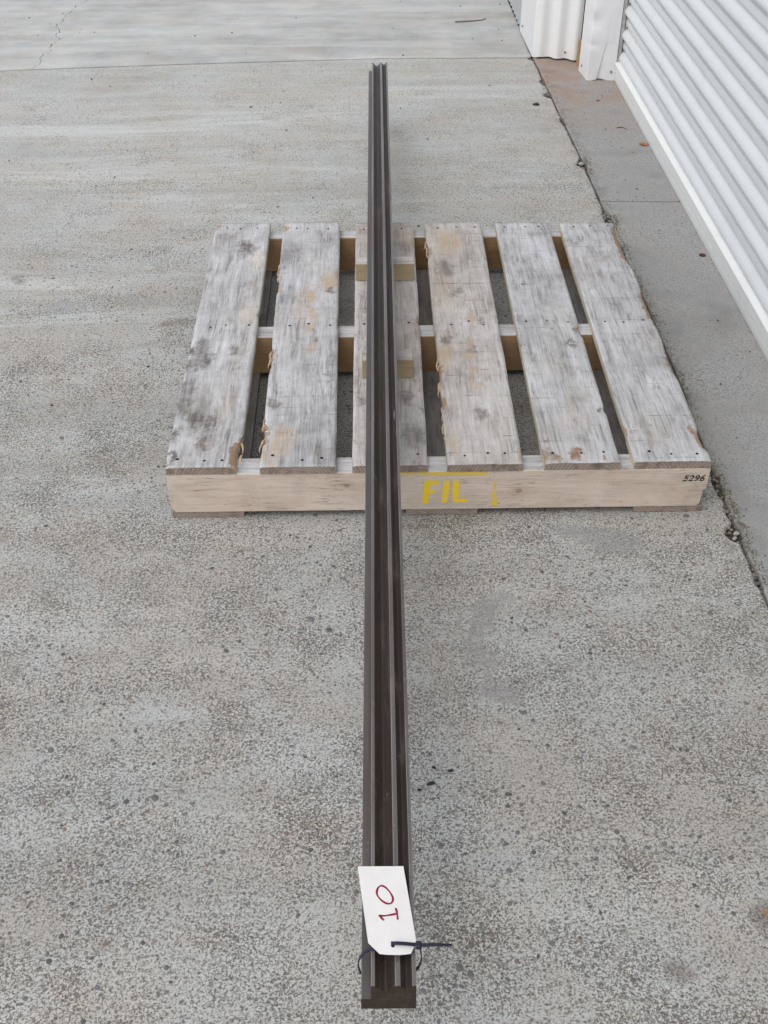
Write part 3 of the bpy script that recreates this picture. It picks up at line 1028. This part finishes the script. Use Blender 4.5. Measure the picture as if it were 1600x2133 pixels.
def extrude_y(name, prof, mat, parent, smooth=True, length=DL):
    """open profile (x outwards negative, z) swept along -Y, given a thin back"""
    n = len(prof)
    v = [(x, 0, z) for x, z in prof] + [(x, -length, z) for x, z in prof] + [(x + .0012, 0, z) for x, z in prof] + [(x + .0012, -length, z) for x, z in prof]
    f = []
    for i in range(n - 1):
        f.append((i, i + 1, n + i + 1, n + i))
        f.append((2 * n + i, 3 * n + i, 3 * n + i + 1, 2 * n + i + 1))
        f.append((i, 2 * n + i, 2 * n + i + 1, i + 1))
        f.append((n + i, n + i + 1, 3 * n + i + 1, 3 * n + i))
    f.append((0, n, 3 * n, 2 * n))
    f.append((n - 1, 3 * n - 1, 4 * n - 1, 2 * n - 1))
    o = from_data(name, v, f, mat, parent, False)
    fix_normals(o)
    if smooth:
        for p in o.data.polygons:
            p.use_smooth = True
        o.data.set_sharp_from_angle(angle=R(28))
    return o


slat_prof = [(.0125, .0004), (.0090, .0010), (-.0040, .0020), (-.0056, .0034), (-.0056, .0225), (-.0044, .0250), (.0010, .0272), (.0050, .0292)]
for i in range(1, 13):                    # underside, coming out
    a = i / 12 * math.pi / 2
    slat_prof.append((.0050 - .0210 * math.sin(a) ** 1.25, .0292 + .0230 * (1 - math.cos(a)) ** .75))
for i in range(1, 13):                    # broad face, falling back up to the seam
    t = i / 12
    slat_prof.append((-.0160 + .0235 * t ** 1.6, .0522 + .0350 * t))
slat_prof += [(.0125, .0880), (.0125, .0900)]
slat0 = extrude_y('slat', slat_prof, M_DOOR, door)
slat0.location = (.0155, 0, .0470)
for i in range(1, 29):
    s = slat0.copy()
    COL.objects.link(s)
    s.parent = door
    s.location = (.0155, 0, .0470 + PIT * i)
rail = extrude_y('bottom_rail', [(.004, .005), (-.006, .005), (-.0072, .008), (-.0072, .0325), (-.0035, .0345), (-.0035, .0362), (-.0092, .0385), (-.0098, .042), (-.0098, .069),
                                 (-.0122, .0715), (-.0122, .0750), (-.0100, .0775), (.002, .0855), (.0125, .0870), (.0155, .0874)], M_RAIL, door)
seal = extrude_y('rubber_seal', [(.006, .0042), (-.0055, .0042), (-.0048, .0062), (.006, .0062)], M_RUBBER, door, False)


# ================================================================== PALLET
pal = thing('wooden_pallet', 'weathered wooden pallet with yellow stencil letters on its front bearer', 'pallet', (0, 0, 0))
# deck boards: x at near end, x at far end, y near, y far, material
BO = [(-.4165, -.259, -.4165, -.258, 1.9365, 3.141, M_BOARD_MOULDY),
      (-.216, -.055, -.220, -.055, 1.9350, 3.139, M_BOARD_STAINED),
      (-.020, .140, -.008, .161, 1.9362, 3.134, M_BOARD_BROWN3),
      (.182, .343, .193, .358, 1.9358, 3.132, M_BOARD_BROWN),
      (.388, .551, .401, .556, 1.9375, 3.128, M_BOARD_PALE),
      (.582, .7455, .590, .752, 1.9385, 3.124, M_BOARD_PALE6)]
ZB, ZT = .1213, .1402
# damage: board -> (side, y, half length, bite into the width, drop)
HURT = {0: [(1, 1.985, .075, .012, .012), (-1, 1.95, .02, .004, .004), (1, 2.6, .02, .003, .004), (-1, 3.12, .03, .006, .006)],
        1: [(-1, 2.05, .08, .004, .006), (-1, 2.38, .08, .004, .006), (-1, 2.75, .05, .004, .006), (1, 2.55, .03, .003, .003), (-1, 3.11, .03, .008, .008)],
        2: [(1, 2.55, .03, .003, .004)],
        3: [(-1, 2.32, .06, .004, .006), (-1, 2.18, .05, .004, .005), (-1, 2.95, .06, .005, .006)],
        4: [(1, 2.50, .04, .003, .006), (1, 2.14, .015, .003, .005), (-1, 1.955, .03, .004, .006)],
        5: [(1, 2.02, .05, .006, .008), (1, 2.98, .16, .009, .014), (1, 2.62, .12, .004, .008), (1, 2.35, .09, .003, .007), (-1, 2.06, .03, .003, .006)]}
BOW = [.4, 1.2, .6, 1.0, .4, .8]


def board(k):
    xa, xb, xc, xd, y0, y1, mat = BO[k]
    ny, nx = 150, 20
    v, f, mi, rawv = [], [], [], []
    for j in range(ny + 1):
        t = j / ny
        y = y0 + (y1 - y0) * t
        xl, xr = xa + (xc - xa) * t, xb + (xd - xb) * t
        xl += fbm(y * 6, k * 3.1, 0, 3) * .0012
        xr += fbm(y * 6, k * 3.1 + 9, 0, 3) * .0012
        dl = dr = 0.0
        for sd, yc, hl, bite, drop in HURT.get(k, []):
            a = max(0.0, 1 - ((y - yc) / hl) ** 2)
            if a:
                a *= .55 + .9 * abs(fbm(y * 70, k + sd, 3, 3))
                if sd < 0:
                    xl += bite * a
                    dl = max(dl, drop * a)
                else:
                    xr -= bite * a
                    dr = max(dr, drop * a)
        for i in range(nx + 1):
            u = i / nx
            # columns closer together beside the edges
            u = u + .035 * math.sin(6.283 * u) * -1
            x = xl + (xr - xl) * u
            z = ZT + fbm(x * 26, y * 7, k, 3) * .0007 + .0008 * math.cos((u - .5) * 3) * BOW[k]
            eu = min(u, 1 - u) * (xr - xl)
            z -= .0016 * max(0, 1 - eu / .004)
            if u < .2:
                z -= dl * max(0, 1 - u * (xr - xl) / .016)
            if u > .8:
                z -= dr * max(0, 1 - (1 - u) * (xr - xl) / .016)
            ye = y
            if j == 0:
                ye += fbm(x * 60, k, 1, 3) * .0014
                z -= .0008
            if j == ny:
                ye += fbm(x * 60, k, 2, 3) * .0025
            v.append((x, ye, z))
            ww = xr - xl
            rawv.append(max(dl / .006 * max(0, 1 - u * ww / .022), dr / .006 * max(0, 1 - (1 - u) * ww / .022)))
    W = nx + 1
    for j in range(ny):
        for i in range(nx):
            a = j * W + i
            f.append((a, a + 1, a + W + 1, a + W))
            mi.append(0)
    # underside ring
    base = len(v)
    ring = [j * W for j in range(ny, 0, -1)] + list(range(0, nx)) + [j * W + nx for j in range(ny)] + [ny * W + i for i in range(nx, 0, -1)]
    for a in ring:
        v.append((v[a][0], v[a][1], ZB))
        rawv.append(rawv[a] * .5)
    n = len(ring)
    for i in range(n):
        j = (i + 1) % n
        f.append((ring[i], base + i, base + j, ring[j]))
        mi.append(1 if (i < ny or ny + nx <= i < 2 * ny + nx) else 2)
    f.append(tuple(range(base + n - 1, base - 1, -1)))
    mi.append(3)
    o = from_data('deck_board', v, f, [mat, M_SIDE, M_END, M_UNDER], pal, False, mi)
    at = o.data.attributes.new('raw', 'FLOAT', 'POINT')
    for i, c_ in enumerate(rawv):
        at.data[i].value = c_
    fix_normals(o)
    for p in o.data.polygons[:ny * nx]:
        p.use_smooth = True
    return o


def disc(x, y, z, r, seed):
    n = 9
    v = [(x + r * math.cos(6.283 * i / n) * (1 + .25 * fbm(i, seed, 0, 1)), y + r * math.sin(6.283 * i / n) * (1 + .25 * fbm(i, seed, 3, 1)), z) for i in range(n)]
    v += [(x + (a - x) * .8, y + (b - y) * .8, z + .0007) for a, b, c in v]
    f = [(i, (i + 1) % n, n + (i + 1) % n, n + i) for i in range(n)] + [tuple(range(n, 2 * n))]
    return v, f


boards = []
for k in range(6):
    o = board(k)
    boards.append(o)
    xa, xb, xc, xd, y0, y1, mat = BO[k]
    for yn in (1.966, 2.538, 3.100):
        t = (yn - y0) / (y1 - y0)
        xl, xr = xa + (xc - xa) * t, xb + (xd - xb) * t
        for u in (.2, .5, .82):
            u += rnd.uniform(-.07, .07)
            x, y = xl + (xr - xl) * u, yn + rnd.uniform(-.010, .010)
            if k == 2 and .0 < x < .08 + .015:
                pass
            z = ZT + fbm(x * 26, y * 7, k, 3) * .0007 + .0008 * math.cos((u - .5) * 3) * BOW[k] + .0002
            v, f = disc(x, y, z, rnd.uniform(.0028, .0040), k * 7 + u)
            from_data('nail', v, f, M_NAIL, o)


# splintered strands hanging from two board edges
def splinters(parent, x0, x1, ylist, side):
    for yc, cnt in ylist:
        v, f = [], []
        for _ in range(cnt):
            y = yc + rnd.gauss(0, .022)
            t = (y - 1.936) / 1.2
            x = x0 + (x1 - x0) * t
            L, w = rnd.uniform(.014, .034), rnd.uniform(.0014, .0034)
            dirx, diry = side * rnd.uniform(.02, .30), -rnd.uniform(.75, 1.0)
            drop, tw = rnd.uniform(.15, .5), rnd.uniform(-.25, .25)
            b = len(v)
            n = 4
            for i in range(n + 1):
                s = i / n
                ww = w * (1 - s) ** .55 + .0002
                px = x - side * .001 + dirx * L * s + side * .0015 * math.sin(s * 5 + tw * 9)
                py = y + diry * L * s
                pz = ZT - .003 - L * drop * s ** 1.6
                v += [(px - ww, py, pz - ww * .3), (px + ww, py + ww * .3, pz + ww * .5), (px, py, pz - ww * .9)]
            for i in range(n):
                for q in range(3):
                    a, c = b + i * 3 + q, b + i * 3 + (q + 1) % 3
                    f.append((a, c, c + 3, a + 3))
        kind(from_data('splinters', v, f, M_SPLINTER, parent), 'stuff')


splinters(boards[1], -.2155, -.2195, [(2.84, 6), (2.40, 6), (2.10, 3), (2.03, 3)], -1)
splinters(boards[3], .1825, .1925, [(2.98, 6), (2.36, 3), (2.26, 5), (2.14, 3), (2.06, 3)], -1)
splinters(boards[0], -.259, -.258, [(2.0, 3)], 1)

# bearers
zb0, zb1 = .0180, .1209


def bearer(y0, y1, mats, xl=-.416, xr=.7485, front=False):
    if front:
        prof = [(xl, zb1), (xl, zb0 + .022), (xl + .004, zb0 + .008), (xl + .011, zb0), (xr - .016, zb0), (xr - .008, zb0 + .008), (xr - .0065, zb0 + .044),
                (xr - .001, zb0 + .047), (xr, zb1)]
    else:
        prof = [(xl, zb1), (xl, zb0), (xr, zb0), (xr, zb1)]
    v, f = prism(prof, 'y', y0, y1)
    n = len(prof)
    mi = [0] * (n - 1) + [1] + [0, 0]
    o = from_data('bearer', v, f, mats, pal, False, mi)
    fix_normals(o)
    return bevel(o, .0016, 2)


fb = bearer(1.9378, 1.994, [M_FRONT, M_BEARER_TOP], front=True)
bearer(2.507, 2.565, [M_BEARER, M_BEARER_TOP])
bearer(3.075, 3.126, [M_BEARER, M_BEARER_TOP], -.414, .744)
# bottom boards
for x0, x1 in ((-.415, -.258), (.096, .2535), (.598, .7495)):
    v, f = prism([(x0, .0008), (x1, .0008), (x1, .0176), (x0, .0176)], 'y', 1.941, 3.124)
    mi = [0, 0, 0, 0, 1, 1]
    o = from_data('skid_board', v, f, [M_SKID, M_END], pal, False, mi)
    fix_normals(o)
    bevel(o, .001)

# stencilled marks on the front bearer, as thin paint
YF = 1.9378


def paint(name, polys, mat, y=YF - .0004, parent=None):
    v, f = [], []
    for p in polys:
        b = len(v)
        v += [(x, y, z) for x, z in p]
        f.append(tuple(range(b, b + len(p))))
    o = from_data(name, v, f, mat, parent or fb)
    return o


paint('stencil_letter', [[(.1344, .0982), (.1299, .0352), (.1434, .0350), (.1451, .0614), (.1590, .0612), (.1597, .0712), (.1459, .0714), (.1479, .0866), (.1651, .0866), (.1657, .0977)]], M_YELLOW)
paint('stencil_letter', [[(.1755, .0975), (.1717, .0371), (.1856, .0369), (.1892, .0973)]], M_YELLOW)
paint('stencil_letter', [[(.1951, .0972), (.1965, .0380), (.2274, .0375), (.2289, .0470), (.2090, .0485), (.2088, .0970)]], M_YELLOW)
paint('stencil_bar', [[(.0700, .1135), (.1600, .1120), (.2667, .1105), (.2690, .1196), (.1900, .1198), (.0700, .1200)]], M_YELLOW_FAINT)
paint('stencil_bar', [[(.2818, .0271), (.2953, .0269), (.2905, .0600), (.2874, .0959), (.2840, .0959), (.2815, .0600)]], M_YELLOW_FAINT)


def text_mesh(body, size, shear):
    cu = bpy.data.curves.new('digits', 'FONT')
    cu.body = body
    cu.size = size
    cu.shear = shear
    cu.space_character = 1.06
    cu.offset = .0007
    cu.resolution_u = 4
    tmp = bpy.data.objects.new('digits_tmp', cu)
    COL.objects.link(tmp)
    dg = bpy.context.evaluated_depsgraph_get()
    me = bpy.data.meshes.new_from_object(tmp.evaluated_get(dg))
    bpy.data.objects.remove(tmp)
    bpy.data.curves.remove(cu)
    return me


me = text_mesh('5296', .0222, .26)
for vv in me.vertices:
    vv.co = Vector((.6915 + vv.co.x, YF - .0004, .0878 + vv.co.y))
dg_ = link('stamped_number', me, M_BLACKINK, fb)


# ================================================================== TIMBER BLOCKS under the bar
def block(x0, x1, y0, y1, h, label, rz):
    w, d = (x1 - x0) / 2, (y1 - y0) / 2
    z0 = .1418
    v, f = prism([(-w, 0), (w, 0), (w, h), (-w, h)], 'y', -d, d)
    o = from_data('timber_block', v, f, [M_BLOCK, M_BLOCK_TOP, M_END], None, False, [0, 0, 1, 0, 0, 0])
    fix_normals(o)
    bevel(o, .0014, 2)
    o.location = ((x0 + x1) / 2, (y0 + y1) / 2, z0)
    o.rotation_euler = (0, 0, rz)
    return tag(o, label, 'timber block', 'timber packers under the steel bar')


block(.004, .123, 2.280, 2.330, .0482, 'fresh yellow timber block under the bar, nearer to the stencilled front bearer', .01)
block(-.010, .147, 2.770, 2.814, .0482, 'wider timber block under the bar near the far end of the pallet, greyed on top', -.004)


# ================================================================== STEEL BAR
bar = thing('steel_bar', 'long dark grooved steel bar lying across the pallet on two timber blocks', 'steel bar', (-.0092, .7215, .190), -.0149)
BL = 3.558


def extruded(name, prof, mats, idx, parent, bev):
    v, f = prism(prof, 'y', 0, BL)
    o = from_data(name, v, f, mats, parent, False, idx + [2] * 2)
    return o


mm = .001
# base flange with small chamfers
c = .7
fl = [(0 + c, 0), (69 - c, 0), (69, c), (69, 24 - c), (69 - c, 24), (c, 24), (0, 24 - c), (0, c)]
o = extruded('base_flange', [(x * mm, z * mm) for x, z in fl], [M_STEEL_FLANGE, M_STEEL_WORN, M_STEEL_END], [0, 0, 0, 1, 0, 1, 0, 0], bar, 0)
fix_normals(o)
# grooved block: lands and two V grooves, arrises worn bright
def groove(x0, x1, depth, n=20):
    """a V with a rounded floor, from the right land to the left land"""
    c_, hw = (x0 + x1) / 2, (x1 - x0) / 2
    out = []
    for i in range(n + 1):
        u = 1 - 2 * i / n
        d = depth * (1 - abs(u) ** 1.3 * (1 - .12 * (1 - abs(u))))
        out.append((c_ + hw * u, 54.3 - d))
    return out


gp = [(12.6, 24.05), (68.4, 24.05), (68.4, 54.2), (67.4, 54.9), (64.4, 54.9)] + groove(49.0, 63.4, 7.6) + [(47.9, 54.9), (43.4, 54.9)] + groove(17.4, 42.2, 12.0) + [(16.4, 54.9), (13.7, 54.9), (12.6, 54.2)]
ix = []
for i in range(len(gp)):
    za, zb = gp[i][1], gp[(i + 1) % len(gp)][1]
    ix.append(0 if min(za, zb) < 53.9 else (3 if za == zb else 1))
o = extruded('grooved_block', [(x * mm, z * mm) for x, z in gp], [M_STEEL, M_STEEL_WORN, M_STEEL_END, M_STEEL_LAND], ix, bar, 0)
fix_normals(o)
for p in o.data.polygons:
    p.use_smooth = len(p.vertices) == 4
o.data.set_sharp_from_angle(angle=R(26))
# chipped scar on the right groove
v, f = [], []
for i in range(9):
    s = i / 8
    w = .0022 * math.sin(math.pi * s) ** .7 + .0002
    v += [(.0597 - w * .7, 1.235 + .04 * s, .0517 - w * .75 + .0002), (.0597 + w * .7, 1.235 + .04 * s, .0517 + w * .75 + .0002)]
for i in range(8):
    a = i * 2
    f.append((a, a + 1, a + 3, a + 2))
from_data('scar', v, f, M_STEEL_WORN, bar)


# ================================================================== TAG AND CABLE TIE
O = Vector((0.0489, 0.8878, .2477))
W3 = Vector((0.97536, 0.11078, -0.19081))
LL = Vector((0.11285, -0.99361, 0.0))
NN = Vector((0.18959, 0.02153, 0.98163))
lt = link('lot_tag', None)
lt.matrix_world = Matrix(((W3.x, -LL.x, NN.x, O.x), (W3.y, -LL.y, NN.y, O.y), (W3.z, -LL.z, NN.z, O.z), (0, 0, 0, 1)))
tag(lt, 'white card tag marked 10 in red ink on the near end of the bar', 'tag')
outl = [(-62.6, -.6), (0, -.4), (0, -112.5), (-9.9, -127.6), (-18, -128.4), (-25.4, -128.8), (-38, -128.3), (-49.6, -127.0), (-62.4, -111.5)]
# card with a real hole and a faint curl
bm = bmesh.new()
hole = [(-31.4 + 2.6 * math.cos(6.283 * i / 14), -116.1 + 2.6 * math.sin(6.283 * i / 14)) for i in range(14)]


def curl(x, y):
    return .0009 * math.sin((x + 62) / 62 * 3.14) * .6 + .0012 * max(0, (-y - 90) / 38) ** 2


def ring_edges(l, z):
    vsx = [bm.verts.new((x * mm, y * mm, z)) for x, y in l]
    return vsx, [bm.edges.new((vsx[i], vsx[(i + 1) % len(vsx)])) for i in range(len(vsx))]


a, ea = ring_edges(outl, 0)
b, eb = ring_edges(hole, 0)
bmesh.ops.triangle_fill(bm, use_beauty=True, edges=ea + eb)
ret = bmesh.ops.extrude_face_region(bm, geom=bm.faces[:])
for g_ in ret['geom']:
    if isinstance(g_, bmesh.types.BMVert):
        g_.co.z += .0005
bmesh.ops.recalc_face_normals(bm, faces=bm.faces)
card = from_bm('card', bm, M_CARD, lt)


def stroke(name, path, w, closed=False, parent=None, z=.0007):
    """a felt pen stroke: smooth ribbon through the points (mm), round ends"""
    P = [Vector((x, y)) for x, y in path]
    n = len(P)
    fine = []
    cnt = n if closed else n - 1
    for i in range(cnt):
        p0 = P[(i - 1) % n] if closed or i > 0 else P[i]
        p1, p2 = P[i], P[(i + 1) % n]
        p3 = P[(i + 2) % n] if closed or i + 2 < n else p2
        for s in range(6):
            t = s / 6
            fine.append(.5 * ((2 * p1) + (p2 - p0) * t + (2 * p0 - 5 * p1 + 4 * p2 - p3) * t * t + (3 * p1 - p0 - 3 * p2 + p3) * t ** 3))
    if not closed:
        fine.append(P[-1])
    v, f = [], []
    m = len(fine)
    for i, p in enumerate(fine):
        q = fine[(i + 1) % m] - fine[i - 1] if (closed or 0 < i < m - 1) else (fine[1] - fine[0] if i == 0 else fine[-1] - fine[-2])
        q.normalize()
        nn = Vector((-q.y, q.x))
        ww = w * (1 + .18 * math.sin(i * .37))
        v += [((p + nn * ww).x * mm, (p + nn * ww).y * mm, z), ((p - nn * ww).x * mm, (p - nn * ww).y * mm, z)]
    for i in range(m if closed else m - 1):
        j = (i + 1) % m
        f.append((2 * i, 2 * i + 1, 2 * j + 1, 2 * j))
    if not closed:
        for p in (fine[0], fine[-1]):
            b_ = len(v)
            v += [((p.x + w * math.cos(t * .6283)) * mm, (p.y + w * math.sin(t * .6283)) * mm, z + .00005) for t in range(10)]
            f.append(tuple(range(b_, b_ + 10)))
    return from_data(name, v, f, M_INK, parent)


stroke('handwritten_digit', [(-35.0, -30.4), (-30.3, -31.8), (-25.3, -38.0), (-21.9, -46.0), (-22.0, -52.2), (-25.6, -56.4), (-30.9, -56.3), (-37.0, -52.1), (-41.3, -45.3), (-41.9, -40.0), (-39.3, -33.4)], 1.3, True, card)
one = stroke('handwritten_digit', [(-38.4, -80.0), (-41.0, -77.0), (-43.0, -74.0), (-43.0, -73.9), (-38.5, -74.3), (-34.3, -74.0), (-26.5, -72.8), (-20.1, -71.6)], 1.3, False, card)
bm = bmesh.new()
bm.from_mesh(one.data)
st = stroke('handwritten_digit', [(-19.8, -64.3), (-19.3, -68), (-19.2, -71.8), (-19.6, -79.0)], 1.35, False, card, .0008)
bm.from_mesh(st.data)
bm.to_mesh(one.data)
bm.free()
bpy.data.objects.remove(st)

# cable tie: loop round the bar, strap through the hole, head, tail
tie = thing('cable_tie', 'black cable tie looped round the near end of the steel bar holding the tag', 'cable tie', (.0640, .7700, .2530))
T0 = Vector((.0640, .7700, .2530))


def strap(name, path, widths, thick, parent, wdir=None):
    """flat band along a path; wdir is the direction of its width"""
    P = [Vector(p) for p in path]
    n = len(P)
    fine, ws = [], []
    for i in range(n - 1):
        p0, p1, p2, p3 = P[max(i - 1, 0)], P[i], P[i + 1], P[min(i + 2, n - 1)]
        for s in range(5):
            t = s / 5
            fine.append(.5 * ((2 * p1) + (p2 - p0) * t + (2 * p0 - 5 * p1 + 4 * p2 - p3) * t * t + (3 * p1 - p0 - 3 * p2 + p3) * t ** 3))
            ws.append(widths[i] + (widths[i + 1] - widths[i]) * t)
    fine.append(P[-1])
    ws.append(widths[-1])
    v, f = [], []
    m = len(fine)
    for i, p in enumerate(fine):
        q = (fine[min(i + 1, m - 1)] - fine[max(i - 1, 0)]).normalized()
        wd = Vector(wdir or (0, 1, 0))
        wd = (wd - q * wd.dot(q)).normalized()
        nn = q.cross(wd)
        for a, b_ in ((1, 1), (-1, 1), (-1, -1), (1, -1)):
            v.append(p + wd * ws[i] / 2 * a + nn * thick / 2 * b_ - T0)
    for i in range(m - 1):
        for k in range(4):
            a, b_ = i * 4 + k, i * 4 + (k + 1) % 4
            f.append((a, b_, b_ + 4, a + 4))
    f.append((3, 2, 1, 0))
    e = (m - 1) * 4
    f.append((e, e + 1, e + 2, e + 3))
    o = from_data(name, v, f, M_TIE, parent, True)
    fix_normals(o)
    o.data.set_sharp_from_angle(angle=R(40))
    return o


strap('strap', [(.0650, .7698, .2500), (.0672, .7672, .2400), (.0677, .7660, .2250), (.0668, .7690, .2100), (.0645, .7722, .1950), (.0560, .7725, .1862), (.0270, .7715, .1850),
                (-.0060, .7705, .1868), (-.0112, .7708, .1960), (-.0126, .7710, .2080), (-.0105, .7707, .2230), (-.0040, .7700, .2380), (.0040, .7697, .2466), (.0140, .7702, .2476),
                (.0250, .7708, .2485), (.0300, .7709, .2510), (.0318, .7709, .2552), (.0350, .7708, .2568), (.0450, .7704, .2562), (.0600, .7700, .2538)],
      [.0044] * 20, .0014, tie)
strap('tail', [(.0660, .7696, .2532), (.0800, .7694, .2538), (.0950, .7695, .2530), (.1060, .7697, .2518)], [.0046, .0044, .0036, .0026], .0013, tie)
v, f = prism([(-.0035, -.0032), (.0035, -.0032), (.0042, -.0010), (.0042, .0020), (.0020, .0034), (-.0035, .0030)], 'y', -.0043, .0043)
o = from_data('head', v, f, M_TIE, tie)
bevel(fix_normals(o), .0008, 2)
o.location = (-.0002, 0, -.0004)
v, f = prism([(-.0015, -.0028), (.0015, -.0028), (.0015, .0028), (-.0015, .0028)], 'z', -.0007, .0007)
o = from_data('strap_end', v, f, M_TIE, tie)
bevel(fix_normals(o), .0006, 2)
o.location = Vector((.0306, .7709, .2560)) - T0


# ================================================================== LITTER
def leaf(name, x, y, z, outline, size, mat, label, rz, bend=.25):
    n = len(outline)
    cx = sum(p[0] for p in outline) / n
    cyy = sum(p[1] for p in outline) / n
    v = [(px * size, py * size, size * bend * (abs(px) ** 1.5 + .4 * abs(py) + .15 * math.sin(5 * px + 3 * py))) for px, py in outline]
    v.append((cx * size, cyy * size, size * .06))
    v += [(a, b, c - .0006) for a, b, c in v]
    f = []
    m = n + 1
    for i in range(n):
        j = (i + 1) % n
        f.append((i, j, n))
        f.append((m + j, m + i, m + n))
        f.append((i, m + i, m + j, j))
    o = from_data(name, v, f, mat)
    o.location = (x, y, z + .0012)
    o.rotation_euler = (0, 0, rz)
    return tag(o, label, 'leaf')


lobed = [(0, -1), (.18, -.5), (.6, -.75), (.5, -.3), (1.0, .05), (.45, .15), (.55, .75), (.15, .5), (0, 1), (-.2, .5), (-.6, .7), (-.4, .15), (-.95, -.1), (-.4, -.25), (-.55, -.7), (-.15, -.5)]
oval = [(0, -1), (.3, -.7), (.5, -.2), (.5, .2), (.32, .65), (0, 1), (-.3, .66), (-.52, .2), (-.48, -.2), (-.28, -.7)]
leaf('dry_leaf', 1.052, 4.085, .005, lobed, .022, M_LEAF, 'small orange brown leaf on the concrete against the roller door rail', .5)
leaf('dry_leaf', .818, 2.058, -.001, oval, .011, M_LEAF_RED, 'dark red curled leaf in the joint beside the near right corner of the pallet', 1.1, .6)
leaf('dry_leaf', .612, .957, 0, oval, .010, M_LEAF_TAN, 'tan leaf scrap on the concrete at the lower right edge', .4, .4)


def stone(name, x, y, z, r, mat, label, cat='stone', flat=.55, el=.7, rz=0.0, seed=1, group=None):
    bm = bmesh.new()
    bmesh.ops.create_icosphere(bm, subdivisions=2, radius=1)
    for q in bm.verts:
        k = 1 + .32 * fbm(q.co.x * 1.1 + seed * 5, q.co.y * 1.1, q.co.z * 1.1, 2)
        q.co = Vector((q.co.x * r * k, q.co.y * r * el * k, max(-.6, q.co.z) * r * flat * k))
    o = from_bm(name, bm, mat)
    o.location = (x, y, z + r * flat * .45)
    o.rotation_euler = (0, 0, rz)
    return tag(o, label, cat, group)


stone('stone_chip', .7127, 4.5255, 0, .013, M_CHIP, 'dark stone chip on the pale slab left of the joint near the jamb post', rz=-.2, seed=2)
stone('stone_chip', .1103, 1.2135, 0, .0075, M_CHIP, 'largest dark stone chip right of the bar on the near slab', rz=.3, seed=3, flat=.45, el=.5)
stone('stone_chip', .118, 1.247, 0, .005, M_CHIP, 'small dark stone chip just beyond the largest chip right of the bar', rz=-.6, seed=4, flat=.45, el=.5)
stone('stone_chip', .146, 1.240, 0, .0055, M_CHIP, 'dark stone chip rightmost of the cluster right of the bar', rz=.1, seed=5, flat=.45, el=.5)
stone('stone_chip', .0905, 1.201, 0, .0045, M_CHIP, 'small dark stone chip touching the right side of the bar in view', rz=.1, seed=6, flat=.45, el=.6)
stone('pale_stone', .8085, 1.868, -.006, .0075, M_WHITESTONE, 'larger pale stone lodged in the broken joint right of the pallet', rz=.5, seed=7, flat=.7)
stone('pale_stone', .801, 1.853, -.006, .0055, M_WHITESTONE, 'smaller pale stone lodged in the broken joint nearer the camera', rz=.9, seed=8, flat=.7)
stone('pale_stone', .800, 3.935, -.009, .011, M_WHITESTONE, 'pale stone lump in the broken joint beyond the pallet', rz=.2, seed=9, flat=.6)

# rusty disc by the door
v, f = [], []
n = 16
for s, h in ((1.0, 0), (1.0, .0014), (.86, .0022), (.7, .0016)):
    for i in range(n):
        a = 6.283 * i / n
        v.append((.0105 * s * math.cos(a), .0105 * s * math.sin(a), h))
for k in range(3):
    for i in range(n):
        j = (i + 1) % n
        f.append((k * n + i, k * n + j, k * n + n + j, k * n + n + i))
f.append(tuple(range(3 * n, 4 * n)))
o = fix_normals(from_data('rusty_disc', v, f, M_RUST))
o.location = (1.052, 3.183, .0045)
tag(o, 'small round rusty disc on the apron concrete beside the door rail', 'disc')


def twig(path, r, label, group=None):
    v, f = [], []
    for i, (x, y, z) in enumerate(path):
        rr = r * (1 - .5 * i / len(path))
        for k in range(5):
            a = 6.283 * k / 5
            v.append((x, y + rr * math.cos(a), z + rr + rr * math.sin(a)))
    for i in range(len(path) - 1):
        for k in range(5):
            a, b_ = i * 5 + k, i * 5 + (k + 1) % 5
            f.append((a, b_, b_ + 5, a + 5))
    f += [(4, 3, 2, 1, 0), tuple(range(len(v) - 5, len(v)))]
    o = from_data('twig', [(x - path[0][0], y - path[0][1], z) for x, y, z in v], f, M_TWIG)
    o.location = (path[0][0], path[0][1], 0)
    return tag(fix_normals(o), label, 'twig')


twig([(.470, 5.655, .001), (.52, 5.664, .001), (.57, 5.676, .001), (.605, 5.69, .001), (.622, 5.71, .002)], .0034, 'thin dark twig on the far slab left of the shed corner')
twig([(.985, 4.255, .004), (1.000, 4.262, .004), (1.012, 4.258, .005), (1.020, 4.240, .004)], .0022, 'tiny bent twig on the apron between joint and roller door')
stone('bark_chip', .965, 4.56, .004, .008, M_TWIG, 'dark bark chip on the rusty concrete in front of the jamb post', 'bark chip', .35, .5, .1, 12)
